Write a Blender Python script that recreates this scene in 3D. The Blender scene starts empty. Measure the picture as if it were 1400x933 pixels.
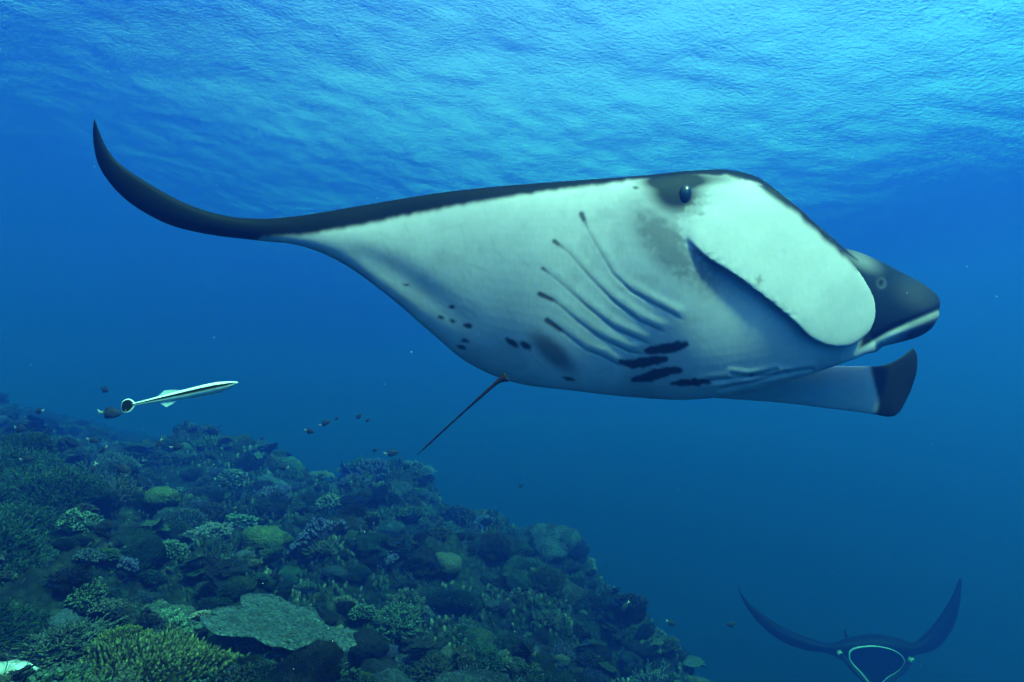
import bpy, bmesh, math, random
import numpy as np
from mathutils import Vector, Matrix, Euler, noise, kdtree

R = math.radians
random.seed(7)
rng = np.random.default_rng(11)
S = bpy.context.scene
COL = S.collection

# ------------------------------------------------------------------ camera
PITCH = R(11.0)
FOCAL = 800.0                       # focal length in photograph pixels (photograph 1400 x 933)
cam_data = bpy.data.cameras.new('camera')
cam_data.sensor_fit = 'HORIZONTAL'
cam_data.sensor_width = 36.0
cam_data.lens = 36.0 * FOCAL / 1400.0
cam_data.clip_start = 0.05
cam_data.clip_end = 1000.0
cam = bpy.data.objects.new('camera', cam_data)
cam.rotation_euler = (math.pi / 2 + PITCH, 0, 0)
COL.objects.link(cam)
S.camera = cam
CP, SP = math.cos(PITCH), math.sin(PITCH)

# ------------------------------------------------------------------ sky, sun, exposure
SUN_AZ, SUN_EL = R(143), R(52)      # azimuth clockwise from the viewing direction (+y)
world = bpy.data.worlds.new('World')
S.world = world
world.use_nodes = True
wn = world.node_tree.nodes
sky = wn.new('ShaderNodeTexSky')
sky.sky_type = 'NISHITA'
sky.sun_disc = False
sky.sun_elevation = SUN_EL
sky.sun_rotation = SUN_AZ
sky.dust_density = 3.0
sky.ozone_density = 0.3
wn['Background'].inputs['Strength'].default_value = 0.15
world.node_tree.links.new(sky.outputs[0], wn['Background'].inputs['Color'])

sun_data = bpy.data.lights.new('sun', 'SUN')
sun_data.energy = 4.0
sun_data.angle = R(5)
sun_data.color = (1.0, 0.96, 0.90)
sun = bpy.data.objects.new('sun', sun_data)
sd = Vector((math.cos(SUN_EL) * math.sin(SUN_AZ), math.cos(SUN_EL) * math.cos(SUN_AZ), math.sin(SUN_EL)))
sun.rotation_euler = sd.to_track_quat('Z', 'Y').to_euler()
COL.objects.link(sun)

S.view_settings.view_transform = 'Standard'
S.view_settings.look = 'None'
S.view_settings.gamma = 1.0
S.view_settings.exposure = 2.5
S.cycles.use_denoising = True
S.cycles.max_bounces = 5
S.cycles.diffuse_bounces = 2
S.cycles.glossy_bounces = 2
S.cycles.transmission_bounces = 2
S.cycles.volume_bounces = 1
S.cycles.transparent_max_bounces = 8
S.cycles.sample_clamp_indirect = 4.0

SURFACE_Z = 12.0                     # water surface above the camera
FLOOR_Z = -38.0

# ------------------------------------------------------------------ helpers
def at(px, py, d):
    """A point d metres along the viewing axis, where the photograph shows pixel (px, py)."""
    x = (px - 700.0) / FOCAL * d
    v = (466.5 - py) / FOCAL * d
    return (x, d * CP - v * SP, d * SP + v * CP)

def at_np(px, py, d):
    x = (px - 700.0) / FOCAL * d
    v = (466.5 - py) / FOCAL * d
    return np.stack([x, d * CP - v * SP, d * SP + v * CP], axis=-1)

def tag(o, label=None, cat=None, group=None, kind=None):
    if label: o['label'] = label
    if cat: o['category'] = cat
    if group: o['group'] = group
    if kind: o['kind'] = kind
    return o

def link(name, mesh, parent=None, smooth=True):
    o = bpy.data.objects.new(name, mesh)
    COL.objects.link(o)
    if parent is not None:
        o.parent = parent
    if smooth and mesh is not None and len(mesh.polygons):
        mesh.polygons.foreach_set('use_smooth', np.ones(len(mesh.polygons), dtype=bool))
    return o

def mesh_from(name, verts, faces, mat=None, col=None):
    m = bpy.data.meshes.new(name)
    m.from_pydata([tuple(v) for v in verts], [], [tuple(f) for f in faces])
    if mat is not None:
        m.materials.append(mat)
    if col is not None:
        a = m.color_attributes.new('pigment', 'FLOAT_COLOR', 'POINT')
        c = np.ones((len(m.vertices), 4), dtype=np.float32)
        c[:, :3] = np.asarray(col, dtype=np.float32)
        a.data.foreach_set('color', c.ravel())
    m.update()
    return m

def new_mat(name):
    m = bpy.data.materials.new(name)
    m.use_nodes = True
    nt = m.node_tree
    return m, nt, nt.nodes['Principled BSDF']

def sstep(a, b, x):
    t = np.clip((x - a) / (b - a), 0, 1)
    return t * t * (3 - 2 * t)

def seg_dist(u, v, pts):
    """distance of points (u,v) to a polyline, and the position along it (0..1)"""
    best = np.full(u.shape, 1e9); where = np.zeros(u.shape)
    pts = np.asarray(pts, float)
    L = np.r_[0, np.cumsum(np.hypot(*np.diff(pts, axis=0).T))]
    for i in range(len(pts) - 1):
        a, b = pts[i], pts[i + 1]
        d = b - a; n = max(d @ d, 1e-9)
        t = np.clip(((u - a[0]) * d[0] + (v - a[1]) * d[1]) / n, 0, 1)
        q = np.hypot(u - a[0] - t * d[0], v - a[1] - t * d[1])
        m = q < best
        best = np.where(m, q, best)
        where = np.where(m, (L[i] + t * (L[i + 1] - L[i])) / L[-1], where)
    return best, where

def hash01(i, j, k, seed):
    n = (i * 374761393 + j * 668265263 + k * 2147483647 * 3 + seed * 974711) & 0xffffffff
    n = ((n ^ (n >> 13)) * 1274126177) & 0xffffffff
    n = ((n ^ (n >> 16)) * 2246822519) & 0xffffffff
    return ((n ^ (n >> 15)) & 0xffffff) / float(0xffffff)

def vnoise(P, seed=0):
    """value noise in [-1,1] on an (n,3) array"""
    P = np.asarray(P, float)
    I = np.floor(P).astype(np.int64); F = P - I
    F = F * F * (3 - 2 * F)
    out = 0
    for dx in (0, 1):
        for dy in (0, 1):
            for dz in (0, 1):
                w = (F[:, 0] if dx else 1 - F[:, 0]) * (F[:, 1] if dy else 1 - F[:, 1]) * (F[:, 2] if dz else 1 - F[:, 2])
                out = out + w * hash01(I[:, 0] + dx, I[:, 1] + dy, I[:, 2] + dz, seed)
    return out * 2 - 1

def fbm(P, octaves=4, seed=0, gain=0.5, ridged=False):
    P = np.asarray(P, float); out = 0; a = 1.0
    for o in range(octaves):
        n = vnoise(P * (2.03 ** o) + 17.3 * o, seed + o)
        out = out + a * ((1 - np.abs(n)) * 2 - 1 if ridged else n)
        a *= gain
    return out

# ------------------------------------------------------------------ sea water (volume) and its surface
def build_water():
    s = 160.0
    m = bpy.data.meshes.new('haze')
    bm = bmesh.new()
    bmesh.ops.create_cube(bm, size=1.0)
    for v in bm.verts:
        v.co = Vector((v.co.x * 2 * s, v.co.y * 2 * s, (SURFACE_Z + 1.5) if v.co.z > 0 else FLOOR_Z - 1.0))
    bm.to_mesh(m); bm.free()
    mat = bpy.data.materials.new('sea_water')
    mat.use_nodes = True
    nt = mat.node_tree
    nt.nodes.remove(nt.nodes['Principled BSDF'])
    pv = nt.nodes.new('ShaderNodeVolumePrincipled')
    # scattering and absorption per metre of clear blue tropical water
    sig_s = np.array(SIG_S); sig_a = np.array(SIG_A)
    D = 0.5
    c = sig_s / D
    a = (1 - (sig_a / D) / (1 - c)) ** 2
    pv.inputs['Color'].default_value = (*c, 1)
    pv.inputs['Absorption Color'].default_value = (*a, 1)
    pv.inputs['Density'].default_value = D
    pv.inputs['Density Attribute'].default_value = ''
    pv.inputs['Temperature Attribute'].default_value = ''
    pv.inputs['Anisotropy'].default_value = ANISO
    nt.links.new(pv.outputs[0], nt.nodes['Material Output'].inputs['Volume'])
    mat.cycles.homogeneous_volume = True
    m.materials.append(mat)
    o = link('haze', m, smooth=False)
    tag(o, 'clear blue sea water that fades the far reef', 'water', kind='stuff')

SIG_S = (0.0022, 0.0068, 0.053)
SIG_A = (0.106, 0.030, 0.032)
ANISO = 0.56
build_water()

def build_surface():
    n = 420
    g = np.linspace(-1, 1, n)
    # finer mesh near the camera, coarser far off
    w = np.sign(g) * (np.abs(g) * 34 + np.abs(g) ** 4 * 122)
    X, Y = np.meshgrid(w, w + 20, indexing='ij')
    P = np.stack([X.ravel(), Y.ravel(), np.zeros(X.size)], 1)
    fade = np.exp(-np.hypot(P[:, 0], P[:, 1] - 20) / 90)
    z = 0.18 * vnoise(P * [0.16, 0.22, 1] + 3, 5) + 0.04 * vnoise(P * [0.5, 0.75, 1], 6) + 0.035 * fade * vnoise(P * [1.3, 1.9, 1], 8) \
        + 0.014 * fade * vnoise(P * [3.1, 4.0, 1], 9)
    z = z + 2.5 * np.cos(2 * np.pi / 54.0 * (P[:, 0] * .62 + P[:, 1] * .78 - 3.5)) * np.exp(-(np.hypot(P[:, 0], P[:, 1]) / 110) ** 2)   # long swell, shaped and placed to make the surface glow at upper right
    P[:, 2] = SURFACE_Z + z
    idx = np.arange(n * n).reshape(n, n)
    F = np.stack([idx[:-1, :-1], idx[1:, :-1], idx[1:, 1:], idx[:-1, 1:]], -1).reshape(-1, 4)
    mat = bpy.data.materials.new('water_surface')
    mat.use_nodes = True
    nt = mat.node_tree
    nt.nodes.remove(nt.nodes['Principled BSDF'])
    N = nt.nodes.new; Lk = nt.links.new
    tc = N('ShaderNodeTexCoord')
    mp = N('ShaderNodeMapping'); mp.inputs['Scale'].default_value = (0.9, 1.5, 1); mp.inputs['Rotation'].default_value = (0, 0, R(-24))
    Lk(tc.outputs['Object'], mp.inputs[0])
    n1 = N('ShaderNodeTexNoise'); n1.inputs['Scale'].default_value = 1.3; n1.inputs['Detail'].default_value = 6; n1.inputs['Roughness'].default_value = 0.52
    n1.inputs['Distortion'].default_value = 0.15
    Lk(mp.outputs[0], n1.inputs['Vector'])
    b1 = N('ShaderNodeBump'); b1.inputs['Strength'].default_value = 1.0; b1.inputs['Distance'].default_value = 0.045
    Lk(n1.outputs[0], b1.inputs['Height'])
    n2 = N('ShaderNodeTexNoise'); n2.inputs['Scale'].default_value = 8.0; n2.inputs['Detail'].default_value = 3; n2.inputs['Roughness'].default_value = 0.6
    Lk(mp.outputs[0], n2.inputs['Vector'])
    b0 = N('ShaderNodeBump'); b0.inputs['Strength'].default_value = 1.0; b0.inputs['Distance'].default_value = 0.036
    Lk(n2.outputs[0], b0.inputs['Height']); Lk(b0.outputs[0], b1.inputs['Normal'])
    fr = N('ShaderNodeFresnel'); fr.inputs['IOR'].default_value = 1.33
    Lk(b1.outputs[0], fr.inputs['Normal'])
    tr = N('ShaderNodeBsdfTransparent')
    gl = N('ShaderNodeBsdfGlossy'); gl.inputs['Roughness'].default_value = 0.08
    Lk(b1.outputs[0], gl.inputs['Normal'])
    mx = N('ShaderNodeMixShader')
    Lk(fr.outputs[0], mx.inputs[0]); Lk(tr.outputs[0], mx.inputs[1]); Lk(gl.outputs[0], mx.inputs[2])
    Lk(mx.outputs[0], nt.nodes['Material Output'].inputs['Surface'])
    m = mesh_from('water_surface', P, F, mat)
    o = link('water_surface', m)
    tag(o, 'rippled sea surface seen from below, bright cyan where the swell lets sky through', 'water', kind='structure')

build_surface()
# ------------------------------------------------------------------ manta ray in the foreground
def catmull(A, n):
    A = np.asarray(A, float)
    k = len(A)
    t = np.linspace(0, k - 1, n)
    i = np.clip(np.floor(t).astype(int), 0, k - 2); f = (t - i)[:, None]
    p0 = A[np.maximum(i - 1, 0)]; p1 = A[i]; p2 = A[i + 1]; p3 = A[np.minimum(i + 2, k - 1)]
    return 0.5 * (2 * p1 + (p2 - p0) * f + (2 * p0 - 5 * p1 + 4 * p2 - p3) * f ** 2 + (3 * p1 - p0 - 3 * p2 + p3) * f ** 3)

def loft(stations, ns, nt, piece, expo=0.62, near=1.0):
    """Closed shell lofted through stations (lead x,y  trail x,y  lead depth, trail depth, ventral thickness, dorsal thickness, skew).
    Returns verts, faces and per-vertex chart rows (piece, pixel x, pixel y, side)."""
    st = catmull(stations, ns); st[:, 4:8] *= near
    th = np.linspace(0, 2 * np.pi, nt, endpoint=False)
    V, C = [], []
    for r in st:
        t = 0.5 - 0.5 * np.cos(th)
        side = np.where(th <= np.pi, -1.0, 1.0)
        t2 = t ** r[8]
        prof = (4 * t * (1 - t)) ** expo
        px = r[0] + (r[2] - r[0]) * t2; py = r[1] + (r[3] - r[1]) * t2
        d = r[4] + (r[5] - r[4]) * t2 + np.where(side < 0, -abs(r[6]), abs(r[7])) * prof
        V.append(at_np(px, py, d)); C.append(np.stack([np.full(nt, piece), px, py, side], 1))
    V = np.concatenate(V); C = np.concatenate(C)
    F = []
    for i in range(ns - 1):
        for j in range(nt):
            a = i * nt + j; b = i * nt + (j + 1) % nt
            F.append((a, b, b + nt, a + nt))
    F.append(tuple(range(nt - 1, -1, -1)))
    F.append(tuple(range((ns - 1) * nt, ns * nt)))
    return V, F, C

BODY = [  # near wing tip ... body ... chin
    (130, 160, 127, 166, 3.1, 3.1, 0.004, 0.004, 1),
    (141, 192, 127, 196, 3.12, 3.12, 0.016, 0.014, 1),
    (160, 220, 138, 234, 3.14, 3.14, 0.022, 0.02, 1),
    (198, 247, 172, 274, 3.17, 3.17, 0.03, 0.024, 1),
    (250, 276, 226, 306, 3.21, 3.21, 0.034, 0.028, 1),
    (300, 293, 284, 321, 3.26, 3.26, 0.036, 0.034, 1),
    (352, 299, 348, 329, 3.32, 3.32, 0.038, 0.04, 1),
    (408, 295, 412, 337, 3.37, 3.37, 0.04, 0.05, 1),
    (470, 285, 470, 362, 3.42, 3.434, 0.064, 0.06, 1.01),
    (535, 274, 530, 405, 3.47, 3.53, 0.072, 0.08, 1.05),
    (605, 263, 585, 452, 3.52, 3.631, 0.096, 0.1, 1.1),
    (680, 255, 640, 497, 3.57, 3.727, 0.136, 0.13, 1.14),
    (755, 249, 705, 524, 3.61, 3.775, 0.184, 0.16, 1.15),
    (825, 244, 785, 535, 3.64, 3.78, 0.172, 0.19, 1.15),
    (890, 239, 868, 544, 3.66, 3.807, 0.207, 0.21, 1.15),
    (945, 233, 945, 547, 3.67, 3.69, 0.2, 0.22, 1),
    (995, 232, 1020, 538, 3.68, 3.63, 0.2, 0.22, 1),
    (1040, 244, 1080, 521, 3.7, 3.6, 0.215, 0.21, 1),
    (1085, 280, 1130, 505, 3.73, 3.61, 0.21, 0.18, 1),
    (1130, 318, 1170, 491, 3.77, 3.67, 0.18, 0.14, 1),
    (1165, 350, 1200, 481, 3.8, 3.77, 0.09, 0.08, 1),
    (1178, 372, 1206, 470, 3.82, 3.82, 0.03, 0.03, 1),
]
LOBE = [  # near cephalic fin, a paddle that stands off the belly towards the viewer
    (985, 250, 925, 300, 3.67, 3.55, 0.05, 0.05, 1),
    (1025, 249, 942, 330, 3.62, 3.49, 0.04, 0.05, 1),
    (1062, 262, 968, 354, 3.575, 3.44, 0.03, 0.04, 1),
    (1096, 287, 1006, 378, 3.54, 3.41, 0.024, 0.03, 1),
    (1128, 318, 1046, 408, 3.52, 3.395, 0.02, 0.022, 1),
    (1158, 350, 1082, 438, 3.515, 3.4, 0.024, 0.024, 1),
    (1182, 382, 1108, 463, 3.52, 3.43, 0.022, 0.022, 1),
    (1195, 408, 1134, 474, 3.54, 3.47, 0.02, 0.02, 1),
    (1197, 432, 1160, 474, 3.55, 3.51, 0.018, 0.018, 1),
    (1190, 452, 1176, 466, 3.55, 3.54, 0.014, 0.014, 1),

]
SNOUT = [  # front of the head with the mouth, beyond the near fin
    (1105, 330, 1105, 462, 3.80, 3.74, .10, .10, 1),
    (1140, 337, 1150, 472, 3.82, 3.76, .12, .11, 1),
    (1172, 344, 1180, 481, 3.84, 3.78, .15, .13, 1),
    (1205, 358, 1208, 474, 3.85, 3.79, .145, .13, 1),
    (1238, 375, 1236, 467, 3.86, 3.80, .13, .12, 1),
    (1262, 388, 1258, 460, 3.86, 3.82, .105, .10, 1),
    (1279, 401, 1274, 449, 3.86, 3.83, .075, .08, 1),
    (1286, 412, 1283, 434, 3.86, 3.84, .03, .035, 1),
]
FARWING = [  # the other wing, sweeping away under the body
    (800, 490, 815, 526, 3.86, 3.86, .02, .03, 1),
    (880, 492, 880, 536, 3.90, 3.88, .04, .05, 1),
    (980, 490, 980, 545, 3.95, 3.95, .05, .05, 1),
    (1070, 496, 1064, 551, 4.02, 4.02, .05, .05, 1),
    (1140, 500, 1132, 559, 4.07, 4.08, .045, .04, 1),
    (1184, 500, 1186, 566, 4.09, 4.11, .04, .035, 1),
    (1206, 499, 1222, 570, 4.11, 4.15, .034, .03, 1),
    (1228, 490, 1240, 547, 4.14, 4.18, .026, .024, 1),
    (1245, 477, 1253, 512, 4.18, 4.16, .018, .018, 1),
    (1247, 474, 1255, 485, 4.18, 4.18, .006, .006, 1),
]
TAIL = [
    (690, 508, 697, 524, 3.54, 3.54, .014, .014, 1),
    (678, 519.5, 683, 525, 3.55, 3.55, .012, .012, 1),
    (651, 544.5, 654.5, 548.5, 3.57, 3.57, .009, .009, 1),
    (621, 572.5, 623.8, 575.5, 3.62, 3.62, .0075, .0075, 1),
    (590, 601, 593, 604, 3.67, 3.67, .0075, .0075, 1),
    (568, 622, 570, 624, 3.70, 3.70, .005, .005, 1),
]
GILLS = [  # the five gill slits of the near side, with the width of the dark start of each
    ([(795, 293), (803, 312), (818, 340), (838, 375), (862, 398), (900, 420), (932, 437)], 5.0, .05),
    ([(758, 330), (778, 346), (805, 378), (838, 412), (875, 440), (908, 455)], 4.0, .04),
    ([(742, 367), (770, 390), (800, 418), (840, 450), (888, 472)], 2.6, .03),
    ([(738, 402), (758, 412), (790, 440), (820, 462), (860, 482), (878, 485)], 4.5, .12),
    ([(748, 438), (772, 456), (800, 478), (828, 490), (848, 502)], 5.0, .20),
]
def blob(u, v, x, y, rx, ry, ang, soft):
    c, s = math.cos(R(ang)), math.sin(R(ang))
    a = ((u - x) * c + (v - y) * s) / rx; b = (-(u - x) * s + (v - y) * c) / ry
    return 1 - sstep(1 - soft, 1 + soft, np.hypot(a, b))

def capsule(u, v, pts, w, soft):
    d, t = seg_dist(u, v, pts)
    ww = w * (0.62 + 0.55 * np.sin(np.pi * np.clip(t, 0, 1)))
    return 1 - sstep(ww - soft, ww + soft, d)

UPPER = [(130, 160), (141, 192), (160, 220), (198, 247), (250, 276), (300, 293), (352, 299), (408, 295), (470, 285), (535, 274),
         (605, 263), (680, 255), (755, 249), (825, 244), (890, 239), (945, 233), (995, 232), (1040, 244)]

def build_manta():
    K = 0.64                       # the ray passes about 2.3 m from the viewer, some 3 m across
    pieces = [loft(BODY, 150, 64, 0, near=K), loft(LOBE, 46, 40, 1, .45, K), loft(SNOUT, 36, 40, 2, .5, K), loft(FARWING, 60, 32, 3, near=K),
              loft(TAIL, 40, 10, 5, near=K)]
    V = []; F = []; C = []; off = 0
    for v, f, c in pieces:
        V.append(v); C.append(c); F += [tuple(i + off for i in q) for q in f]; off += len(v)
    V = np.concatenate(V); C = np.concatenate(C)
    m = bpy.data.meshes.new('manta_source')
    m.from_pydata([tuple(p) for p in V], [], F)
    bm = bmesh.new(); bm.from_mesh(m)
    bmesh.ops.recalc_face_normals(bm, faces=bm.faces)
    bm.to_mesh(m); bm.free()
    src = bpy.data.objects.new('manta_source', m); COL.objects.link(src)
    md = src.modifiers.new('remesh', 'REMESH'); md.mode = 'VOXEL'; md.voxel_size = 0.0075 * K; md.adaptivity = 0
    sm = src.modifiers.new('smooth', 'SMOOTH'); sm.factor = 0.5; sm.iterations = 5
    dg = bpy.context.evaluated_depsgraph_get()
    body = bpy.data.meshes.new_from_object(src.evaluated_get(dg))
    bpy.data.objects.remove(src); bpy.data.meshes.remove(m)
    body.name = 'manta_body'
    # chart: which piece each surface point came from
    kd = kdtree.KDTree(len(V))
    for i, p in enumerate(V): kd.insert(p, i)
    kd.balance()
    n = len(body.vertices)
    co = np.empty(n * 3); body.vertices.foreach_get('co', co); co = co.reshape(-1, 3)
    no = np.empty(n * 3); body.vertices.foreach_get('normal', no); no = no.reshape(-1, 3)
    near = np.array([kd.find(p)[1] for p in co])
    piece = C[near, 0].astype(int); side = C[near, 3]
    dep = co[:, 1] * CP + co[:, 2] * SP
    u = 700 + FOCAL * co[:, 0] / dep
    v = 466.5 - FOCAL * (co[:, 2] * CP - co[:, 1] * SP) / dep
    facing = -np.einsum('ij,ij->i', no, co / np.linalg.norm(co, axis=1)[:, None])
    ven = (side < 0) | (facing > 0.25)
    wob = fbm(co * 34 / K, 4, 3, .65); streak = vnoise(np.stack([u * .12, v * .02, u * 0], 1), 4)
    dark = np.zeros(n)
    # -- body
    b = piece == 0
    d_up, t_up = seg_dist(u, v, UPPER)
    width = np.interp(u, [100, 300, 360, 420, 480, 560, 650, 760, 860, 900], [90, 60, 25, 27, 27, 24, 19, 11, 5, 8])
    edge = 1 - sstep(width - 3.5, width + 4.5, d_up + 1.2 * streak + .6 * wob)
    edge = np.where(u < 330, 1, edge)
    lower_tip = sstep(318, 342, v - (u - 345) * .10) * (1 - sstep(345, 430, u)) * 0
    dark = np.where(b, np.maximum(edge, lower_tip), dark)
    # dark socket round the eye and the darker patch behind the fin root
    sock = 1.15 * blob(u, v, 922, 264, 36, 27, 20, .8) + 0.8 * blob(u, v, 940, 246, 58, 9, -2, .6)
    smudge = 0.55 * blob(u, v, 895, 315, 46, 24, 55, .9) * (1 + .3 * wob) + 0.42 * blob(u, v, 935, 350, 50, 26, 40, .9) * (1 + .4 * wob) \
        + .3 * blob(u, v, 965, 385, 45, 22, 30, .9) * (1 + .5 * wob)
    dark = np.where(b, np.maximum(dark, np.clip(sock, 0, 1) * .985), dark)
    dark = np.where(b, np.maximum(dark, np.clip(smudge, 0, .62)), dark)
    spots = [(603, 435, 5, 2.6, 20), (617, 420, 5.5, 3, 15), (618, 439, 4, 2.2, 20), (639, 445, 7, 4, 20), (636, 467, 6, 3, 15), (631, 475, 6, 2.8, 10),
             (700, 469, 10, 4.2, 30), (719, 473, 9, 4.8, 32), (778, 518, 9, 3, 15), (555, 390, 5, 2, 15), (524, 299, 3.2, 2.2, -20), (869, 257, 3.2, 2.4, -20), (1028, 513, 4, 2, 0)]
    for s in spots:
        dark = np.where(b, np.maximum(dark, .93 * blob(u + 1.8 * wob, v + 1.8 * wob, *s, .3)), dark)
    dark = np.where(b, np.maximum(dark, .72 * blob(u, v, 756, 482, 38, 14, 42, .55)), dark)
    blots = [([(884, 480), (905, 478), (938, 471)], 6.5), ([(848, 494), (866, 499), (890, 494), (910, 491)], 6), ([(866, 520), (885, 516), (905, 509), (930, 507)], 6.2),
             ([(918, 524), (940, 523), (970, 523)], 4.2)]
    for pts, w in blots:
        dark = np.where(b, np.maximum(dark, .96 * capsule(u + 1.5 * wob, v + 1.5 * wob, pts, w, 1.5)), dark)
    push = np.zeros(n)
    bs = b & ven
    for pts, w, head in GILLS:
        d, t = seg_dist(u, v, pts)
        ww = np.interp(t, [0, head, head + .05, 1], [w * .7, w * .5, .25, .2])
        cut = (1 - sstep(ww - .5, ww + 1.3, d)) * np.interp(t, [0, .0, .7, .95, 1], [1, 1, 1, .35, 0])
        dark = np.where(bs, np.maximum(dark, (.62 + .25 * (t < head)) * cut), dark)
        fade = np.interp(t, [0, .08, .5, .85, .95, 1], [0, .3, .8, 1.7, 1.6, .2])
        up = seg_dist(u, v + 9, pts)[0]          # the flap just below each slit stands proud
        push += np.where(bs, fade * (0.003 * np.exp(-(up / 7.0) ** 2) - 0.0028 * np.exp(-(d / 2.2) ** 2)), 0)
    # creases under the throat, gill flaps of the other side
    for pts in ([(960, 522), (1010, 517), (1060, 512), (1110, 505)], [(985, 532), (1030, 522), (1075, 510)], [(1000, 512), (1025, 515), (1060, 506)]):
        d, t = seg_dist(u, v, pts)
        push += np.where(bs, -.005 * np.exp(-(d / 2.6) ** 2) + .003 * np.exp(-((d - 6) / 4) ** 2), 0)
        dark = np.where(bs, np.maximum(dark, .35 * (1 - sstep(.6, 2.2, d)) * np.sin(np.pi * t)), dark)
    # the trough in the wing ahead of its trailing edge
    d, t = seg_dist(u, v, [(425, 322), (480, 345), (540, 375), (605, 420), (665, 462)])
    push += np.where(bs, -.017 * np.exp(-(d / 22.0) ** 2) * np.interp(t, [0, .15, .3, .6, 1], [0, .4, 1, .9, 0]), 0)
    # old scratches and faint blotches of the belly
    for q in range(70):
        x0 = random.uniform(480, 1060); y0 = random.uniform(262, 535); an = random.gauss(.5, .5); ln = random.uniform(8, 45)
        d, t = seg_dist(u, v, [(x0, y0), (x0 + ln * math.cos(an) * .5 + random.gauss(0, 2), y0 + ln * math.sin(an) * .5), (x0 + ln * math.cos(an), y0 + ln * math.sin(an))])
        dark = np.where(bs, np.maximum(dark, random.uniform(.06, .2) * (1 - sstep(.3, 1.8, d))), dark)
    blotch = .16 * sstep(.1, 1.0, fbm(co * 5 / K, 4, 15, .6))
    dark = np.where(bs | (piece == 1), np.maximum(dark, blotch * np.where(piece == 1, .5, 1)), dark)
    # -- near cephalic fin
    l = piece == 1
    d, t = seg_dist(u, v, [(1035, 243), (1062, 262), (1096, 287), (1128, 318), (1158, 350), (1172, 368)])
    w = np.interp(t, [0, .15, .5, .8, 1], [6, 8, 8, 5, 1])
    dark = np.where(l, .985 * (1 - sstep(w - 4, w + 5, d + 2 * streak)), dark)
    d2, t2 = seg_dist(u, v, [(945, 338), (968, 356), (1006, 382), (1046, 411), (1082, 440)])
    push += np.where(l & (facing > .3), .003 * np.sin(t2 * 70 + 2 * wob) * np.exp(-(d2 / 10) ** 2) * sstep(0, .15, t2), 0)
    dark = np.where(l, np.maximum(dark, .5 * blob(u, v, 1038, 383, 2.4, 7, 10, .6)), dark)
    dark = np.where(l, np.maximum(dark, .5 * blob(u, v, 1038, 383, 7, 1.6, 10, .6)), dark)
    dark = np.where(l, np.maximum(dark, .6 * (sock > .3) * np.clip(sock, 0, 1)), dark)
    dark = np.where(l, np.maximum(dark, .55 * blob(u, v, 958, 292, 5, 3, 0, .6)), dark)
    dark = np.where(l & (side > 0) & (facing < 0), .55, dark)
    # -- head front: dark above the lip, pale lip
    h = (piece == 2) | ((piece == 0) & (u > 1150))
    lip = np.interp(u, [1100, 1175, 1215, 1250, 1290], [500, 478, 456, 441, 424])
    hd = np.maximum(.994 * (1 - sstep(-3, 2, v - lip)), .62 * sstep(1215, 1250, u) + .45 * sstep(5, 15, v - lip)) * (1 - .30 * blob(u, v, 1178, 356, 22, 9, 30, .9)) * (1 - .06 * blob(u, v, 1252, 405, 26, 16, 30, .9))  # lit patch at upper left and soft highlight are painted into the pigment
    d = np.hypot((u - 1205) / 1.0, (v - 388) / 1.15)
    hd = np.where(h, np.maximum(hd, 0) * (1 - .10 * np.exp(-((d - 5.5) / 1.6) ** 2)), hd)
    hd = hd * np.where(v > 420, sstep(1168, 1182, u), 1)
    dark = np.where(h, hd, dark)
    hp = h & (u > 1192) & (facing > .2)
    push += np.where(hp, 0.007 * np.exp(-((v - lip - 5) / 5) ** 2) - .012 * np.exp(-((v - lip + 4) / 4.5) ** 2), 0)
    push += np.where(hp, .003 * np.exp(-((d - 5.5) / 2.2) ** 2) - .005 * np.exp(-(d / 4) ** 2), 0)
    dr, tr_ = seg_dist(u, v, [(1030, 240), (1046, 247), (1070, 266), (1100, 289), (1132, 319), (1160, 347), (1172, 356)])
    wr = np.interp(tr_, [0, .12, .5, .85, 1], [4, 9, 9, 6, 2])
    rimd = .985 * (1 - sstep(wr - 3, wr + 4, dr + 1.5 * streak))
    dark = np.where((piece == 0) | (piece == 2), np.maximum(dark, rimd), dark)
    # -- other wing: pale with a dark tip
    fw = piece == 3
    edge_x = np.interp(v, [495, 520, 545, 556, 570], [1188, 1194, 1200, 1200, 1196])
    dark = np.where(fw, .99 * sstep(-4, 4, u - edge_x + .5 * wob), dark)
    dark = np.where(piece == 5, .985, dark)
    # dorsal side of everything is near black
    dors = .992 * (1 - sstep(-.5, -.12, facing))
    dark = np.where((piece == 0) | (piece == 2) | (piece == 3), np.maximum(dark, dors), dark)
    # blend the fin root into the head and soften the pigment edges a little
    E = np.empty(len(body.edges) * 2, dtype=np.int64); body.edges.foreach_get('vertices', E); E = E.reshape(-1, 2)
    deg = np.bincount(E.ravel(), minlength=n).astype(float)
    def avg(x):
        return (np.bincount(E[:, 0], x[E[:, 1]], n) + np.bincount(E[:, 1], x[E[:, 0]], n)) / deg
    co = co + no * (push * K)[:, None]
    dl, tl = seg_dist(u, v, [(925, 305), (935, 285), (955, 262), (985, 248), (1030, 245)])
    wt = .9 * (1 - sstep(14, 34, dl)) * (facing > -.2)
    wt = np.maximum(wt, .85 * (1 - sstep(8, 18, np.hypot(u - 1180, v - 474))) * (piece != 1))
    for it in range(45):
        for ax in range(3):
            co[:, ax] += wt * (avg(co[:, ax]) - co[:, ax])
    for it in range(2):
        dark = .5 * dark + .5 * avg(dark)
    dark = np.clip(dark, 0, 1)[:, None]
    pale = np.array([.52, .385, .43]) * (1 + .02 * wob[:, None])
    ink = np.array([.004, .005, .006])
    inkh = np.where((piece == 2)[:, None], np.array([[.005, .010, .020]]), ink[None])
    inkh = np.where((piece == 5)[:, None], np.array([[.022, .009, .009]]), inkh)
    colr = pale * (1 - dark) + inkh * dark
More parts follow.
